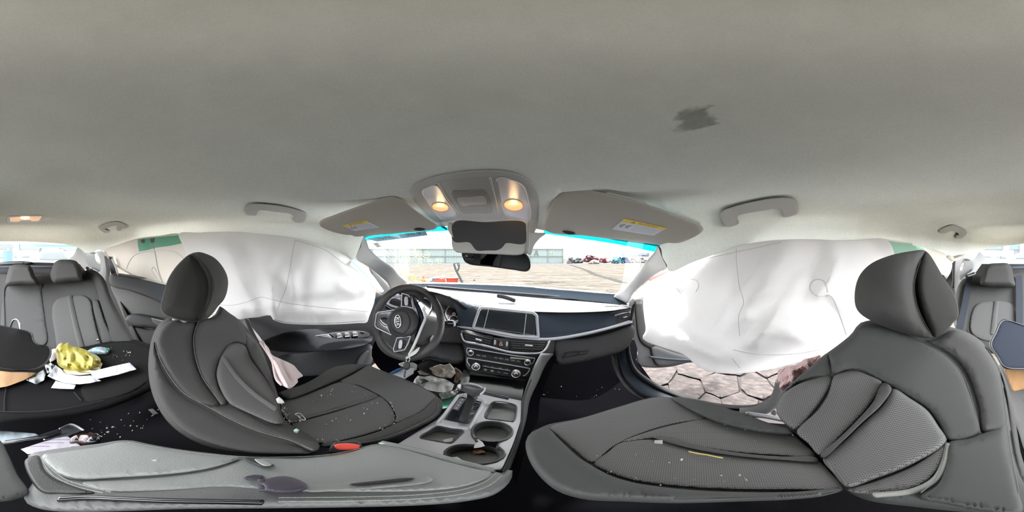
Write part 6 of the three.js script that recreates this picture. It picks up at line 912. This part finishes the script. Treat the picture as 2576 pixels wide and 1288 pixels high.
// close in front of the bonnet
{
  const d = 14.6, red2 = mat([.34, .045, .025], .5);
  const c = T('traffic_cone', 'orange traffic cone standing on the yard outside the windscreen', 'cone'), px = (u) => (u - 1288) / F * d, Y = (v) => EYE + (644 - v) / F * d;
  A(c, 'cone', new THREE.CylinderGeometry(.03, .1, .26, 16).translate(px(1065), .15, -d), red2); A(c, 'base', box(.26, .03, .26, .01).translate(px(1065), .015, -d), red2);
  const s = T('sign_box', 'dark and white sign box leaning beside the red tubs', 'sign'); A(s, 'board', cushion('1074,711 1080,700 1090,697 1094,711', { d, b: .02, r: 1, t: .2, s: 2.5, hard: true }), mat([.08, .1, .12], .5)); A(s, 'panel', slab('1080,701 1088,699 1086,706 1078,708', { d: d - .03, t: .01 }), mat(1, .6, { map: ink(64, 64, '#e8ecee', (x) => { x.fillStyle = '#20242a'; x.font = 'bold 34px sans-serif'; x.fillText('AC', 30, 34); }) }));
  const b = T('red_crate', 'red box with a white lid on the yard beside the red tub', 'box'); A(b, 'body', cushion('1092,711 1092,702 1106,700 1119,700 1121,711', { d, b: .04, r: 1.5, t: .5, s: 3, hard: true }), red2); A(b, 'lid', cushion('1088,701 1090,696 1104,695 1108,701', { d: d - .05, b: .03, r: 1, t: .3, s: 2.5, hard: true }), wht); A(b, 'hopper', cushion('1111,701 1112,691 1120,692 1121,700', { d: d + .1, b: .03, r: 1.5, t: .2, s: 2, hard: true }), mat([.3, .26, .25], .6));
  const t = T('red_tub', 'shallow red plastic tub beside the dark forked pole', 'tub'); A(t, 'body', new THREE.CylinderGeometry(.26, .21, .2, 28).translate(px(1138), .1, -d), red2); A(t, 'rim', new THREE.TorusGeometry(.262, .018, 8, 32).rotateX(PI / 2).translate(px(1138), .2, -d), red2);
  const p = T('forked_pole', 'dark grey forked pole standing behind the red tub', 'pole'), pm = mat([.035, .042, .042], .8); A(p, 'shaft', tube('1163,711 1156,696 1149,683', { d: 14.4, rad: .045 }), pm); A(p, 'prong', tube('1149,684 1145,674 1142,664', { d: 14.4, rad: .04 }), pm); A(p, 'prong', tube('1149,684 1154,675 1155,667', { d: 14.4, rad: .035 }), pm); A(p, 'cross_bar', tube('1142,663 1148,662 1154,662', { d: 14.4, rad: .02 }), pm); A(p, 'ring', tube(ell(1153.5, 665, 2, 3.6), { d: 14.4, rad: .02, closed: true, n: 16 }), pm);
  S('stone', cushion(ell(1193, 704, 2.4, 1.8, 0, 8), { d: 16, b: .02, r: 1, t: .05, s: 1 }), dk, 'single dark stone on the pale yard in front of the bonnet', 'stone');
}
{
  const o = T('bonnet', 'silver bonnet edge with wiper arms below the windscreen', 'bonnet');
  A(o, 'panel', sheet(['1028,709 1150,711 1300,717 1424,727 1546,737', '1020,716 1150,719 1300,726 1424,737 1556,748'], { d: '1028,709,3.15 1290,717,3.05 1550,737,2.75 1290,730,2.92 1030,722,3.0 1556,748,2.66', n: 40, m: 5, t: .03 }), mat([.2, .2, .21], .4));
  A(o, 'wiper_arm', tube('1180,718 1240,719 1300,721 1344,722', { d: 2.98, rad: .006 }), mat([.45, .46, .48], .4)); A(o, 'wiper_arm', tube('1390,728 1440,731 1500,737 1536,741', { d: 2.8, rad: .006 }), mat([.3, .31, .33], .4));
}
{ // marks on the windscreen glass
  const g = off(wsD, -.02), a = T('marker_scribble', 'yellow paint marker scribble across the windscreen, driver side', 'scribble'), ym = mat([.85, .74, .38], .7), yb = mat([.9, .76, .12], .7);
  for (const s of ['1038,622 1046,634 1042,642 1052,636 1058,632', '1000,648 1010,640 1020,646 1030,640 1026,652', '1018,664 1030,656 1026,646 1038,650 1050,644 1060,650', '1056,646 1066,640 1078,642 1080,646 1070,648 1062,644', '1050,668 1056,652 1068,654 1060,662 1050,670 1044,662', '1076,658 1084,658 1088,666 1080,664 1074,656', '1094,660 1104,654 1112,658 1106,664 1098,656', '1004,632 1012,626 1010,636 1018,630', '1022,672 1034,668 1048,672 1056,668'])
    A(a, 'stroke', tube(s, { d: g, rad: .0016, n: 26 }), ym);
  for (const s of ['1018,694 1034,695 1042,698 1032,704 1046,702', '1036,706 1052,710 1056,701', '1056,701 1070,705 1080,709', '1064,704 1064,713']) A(a, 'stroke', tube(s, { d: g, rad: .0028, n: 20 }), yb);
  const b = T('scratch_marks', 'slanting pale scratch lines across the windscreen, driver side', 'scratches');
  for (let i = 0; i < 15; i++) { const x = 948 + i * 6.4 + rnd() * 4, y = 622 + rnd() * 8, l = 20 + rnd() * 34; A(b, 'scratch', tube([[x, y], [x + l * .42, y + l * .52], [x + l * .82, y + l]], { d: g, rad: .0011, n: 6, k: 5 }), mat([.85, .85, .8], .6)); }
  S('sticker_strip', slab('921,600 1071,581 1076,592 948,608', { d: off(wsD, -.016), t: .001, n: 14 }), mat(1, .6, { map: ink(1024, 96, '#5b93a6', (x) => { x.save(); x.translate(1024, 0); x.scale(-1, 1); x.fillStyle = '#17303e'; x.font = 'bold 88px sans-serif'; x.fillText('M  000', 230, 26); x.fillText('JOLO1', 770, 26); x.font = '20px sans-serif'; x.fillText('windshield replacement service', 330, 82); x.restore(); x.fillStyle = '#a9cbd4'; x.beginPath(); x.moveTo(400, 0); x.lineTo(500, 96); x.lineTo(560, 0); x.fill(); }) }), 'teal sticker strip with dark mirrored lettering at the top of the windscreen', 'sticker');
  S('small_sticker', slab('937,612 950,610 962,621 948,623', { d: off(wsD, -.02), t: .001 }), mat(1, .7, { map: ink(64, 64, '#d8cfc6', (x) => { x.fillStyle = '#5a5570'; for (let i = 0; i < 4; i++) x.fillRect(8, 8 + i * 14, 48 - i * 6, 6); }) }), 'small beige sticker in the upper corner of the windscreen', 'sticker');
}
// behind the rear windows
{
  const d = 20, car = (label, s, glass, extra = [], dd = d, m = wht) => { const o = T('parked_car', label, 'car'); A(o, 'body', cushion(s, { d: dd, b: .35, r: 6, t: 2.5, s: 4 }), m); for (const q of glass) A(o, 'window', cushion(q, { d: dd - .36, b: .03, r: 1.5, t: .2, s: 2.6, hard: true }), gl); for (const [n, q, r, k] of extra) A(o, n, tube(q, { d: dd - .3, rad: r }), k); return o; };
  car('white sport utility car with roof rails seen through the rear window', '88,694 88,664 92,646 98,632 106,626 130,624 156,626 165,633 174,648 179,664 180,694', ['98,654 104,633 160,633 172,652 134,655'], [['roof_rail', '101,633 102,626 104,624', .05, dk], ['roof_rail', '150,624 158,624 164,630', .05, dk], ['mirror', '84,651 88,650 91,650', .11, wht], ['wiper', '100,652 130,654 170,651', .03, dk], ['bonnet_line', '94,658 134,659 176,658', .03, mat([.5, .55, .58], .4)]]);
  car('white car behind the blue pillar, seen through the rear window', '-60,694 -60,640 -40,632 20,632 36,634 46,644 50,656 52,694', ['-30,636 12,635 15,650 -30,651', '31,636 37,636 44,648 32,650'], [['mirror', '32,649 40,650', .1, wht]], 24);
  car('dark grey car between the two white ones behind the rear window', '46,694 46,648 52,640 60,637 74,638 82,645 86,656 86,694', ['52,648 58,641 72,641 76,648'], [], 30, mat([.3, .36, .38], .4));
  car('white hatchback seen beside the single rear headrest', '2478,694 2482,660 2490,650 2504,643 2512,639 2526,639 2536,645 2542,655 2544,694', ['2503,651 2509,643 2513,642 2514,650', '2516,642 2528,642 2534,650 2517,651'], [['mirror', '2500,650 2505,651', .1, wht]]);
  car('larger white car at the window edge over the single rear headrest', '2536,694 2538,664 2546,650 2556,640 2566,636 2660,634 2660,694', ['2549,652 2558,641 2568,638 2650,638 2650,652'], [['mirror', '2543,648 2547,650', .1, wht], ['bumper_line', '2542,664 2640,663', .04, dk]], 16);
  car('dark car behind the white hatchback', '2464,694 2466,650 2474,643 2486,641 2498,642 2504,650 2504,694', ['2472,648 2478,643 2492,643 2496,648'], [], 28, mat([.28, .33, .36], .4));
  const p = T('blue_pillar', 'blue pillar with a flat red disc on top behind the rear window', 'pillar'), x = (20 - 1288) / F * 13, y = (v) => EYE + (644 - v) / F * 13;
  A(p, 'column', new RoundedBoxGeometry(.15, y(630), .15, 2, .01).translate(x, y(630) / 2, -13), mat([.018, .11, .25], .5)); A(p, 'stem', new THREE.CylinderGeometry(.012, .012, .12, 8).translate(x, y(630) + .05, -13), M.chrome); A(p, 'disc', new THREE.CylinderGeometry(.17, .17, .03, 28).translate(x, y(622.5), -13), mat([.34, .05, .03], .5));
  const build = (label, u0, u1, vt, vb, cols, win) => { const D = 45, o = T('warehouse', label, 'building'), X = (u) => (u - 1288) / F * D, Y = (v) => EYE + (644 - v) / F * D; A(o, 'wall', box(X(u1) - X(u0), Y(vb), 6).translate((X(u0) + X(u1)) / 2, Y(vb) / 2, -D - 3), mat(.42, .8)); A(o, 'fascia', box(X(u1) - X(u0) + .4, Y(vt) - Y(vb), 6.6).translate((X(u0) + X(u1)) / 2, (Y(vt) + Y(vb)) / 2, -D - 3), mat([.12, .215, .26], .7)); for (const u of cols) A(o, 'column', box(.35, Y(vt) - .1, .3).translate(X(u), Y(vt) / 2, -D + .5), mat(.74, .6)); for (const [a, b, c, e] of win) A(o, 'window', box(X(b) - X(a), Y(c) - Y(e), .1).translate((X(a) + X(b)) / 2, (Y(c) + Y(e)) / 2, -D + .05), mat([.18, .22, .25], .2)); for (let i = 0; i < 4; i++) A(o, 'fascia_line', box(X(u1) - X(u0) + .42, .03, .05).translate((X(u0) + X(u1)) / 2, lerp(Y(vb), Y(vt), (i + .5) / 4), -D + .34), mat([.08, .16, .2], .7)); };
  build('white warehouse with a pale blue fascia behind the blue pillar', -120, 56, 613, 627, [54], []);
  build('white warehouse with a pale blue fascia behind the white hatchback', 2468, 2700, 614, 628, [2517, 2559, 2572], [[2551, 2566, 628, 639]]);
}
settle();
renderer.render(scene, camera);
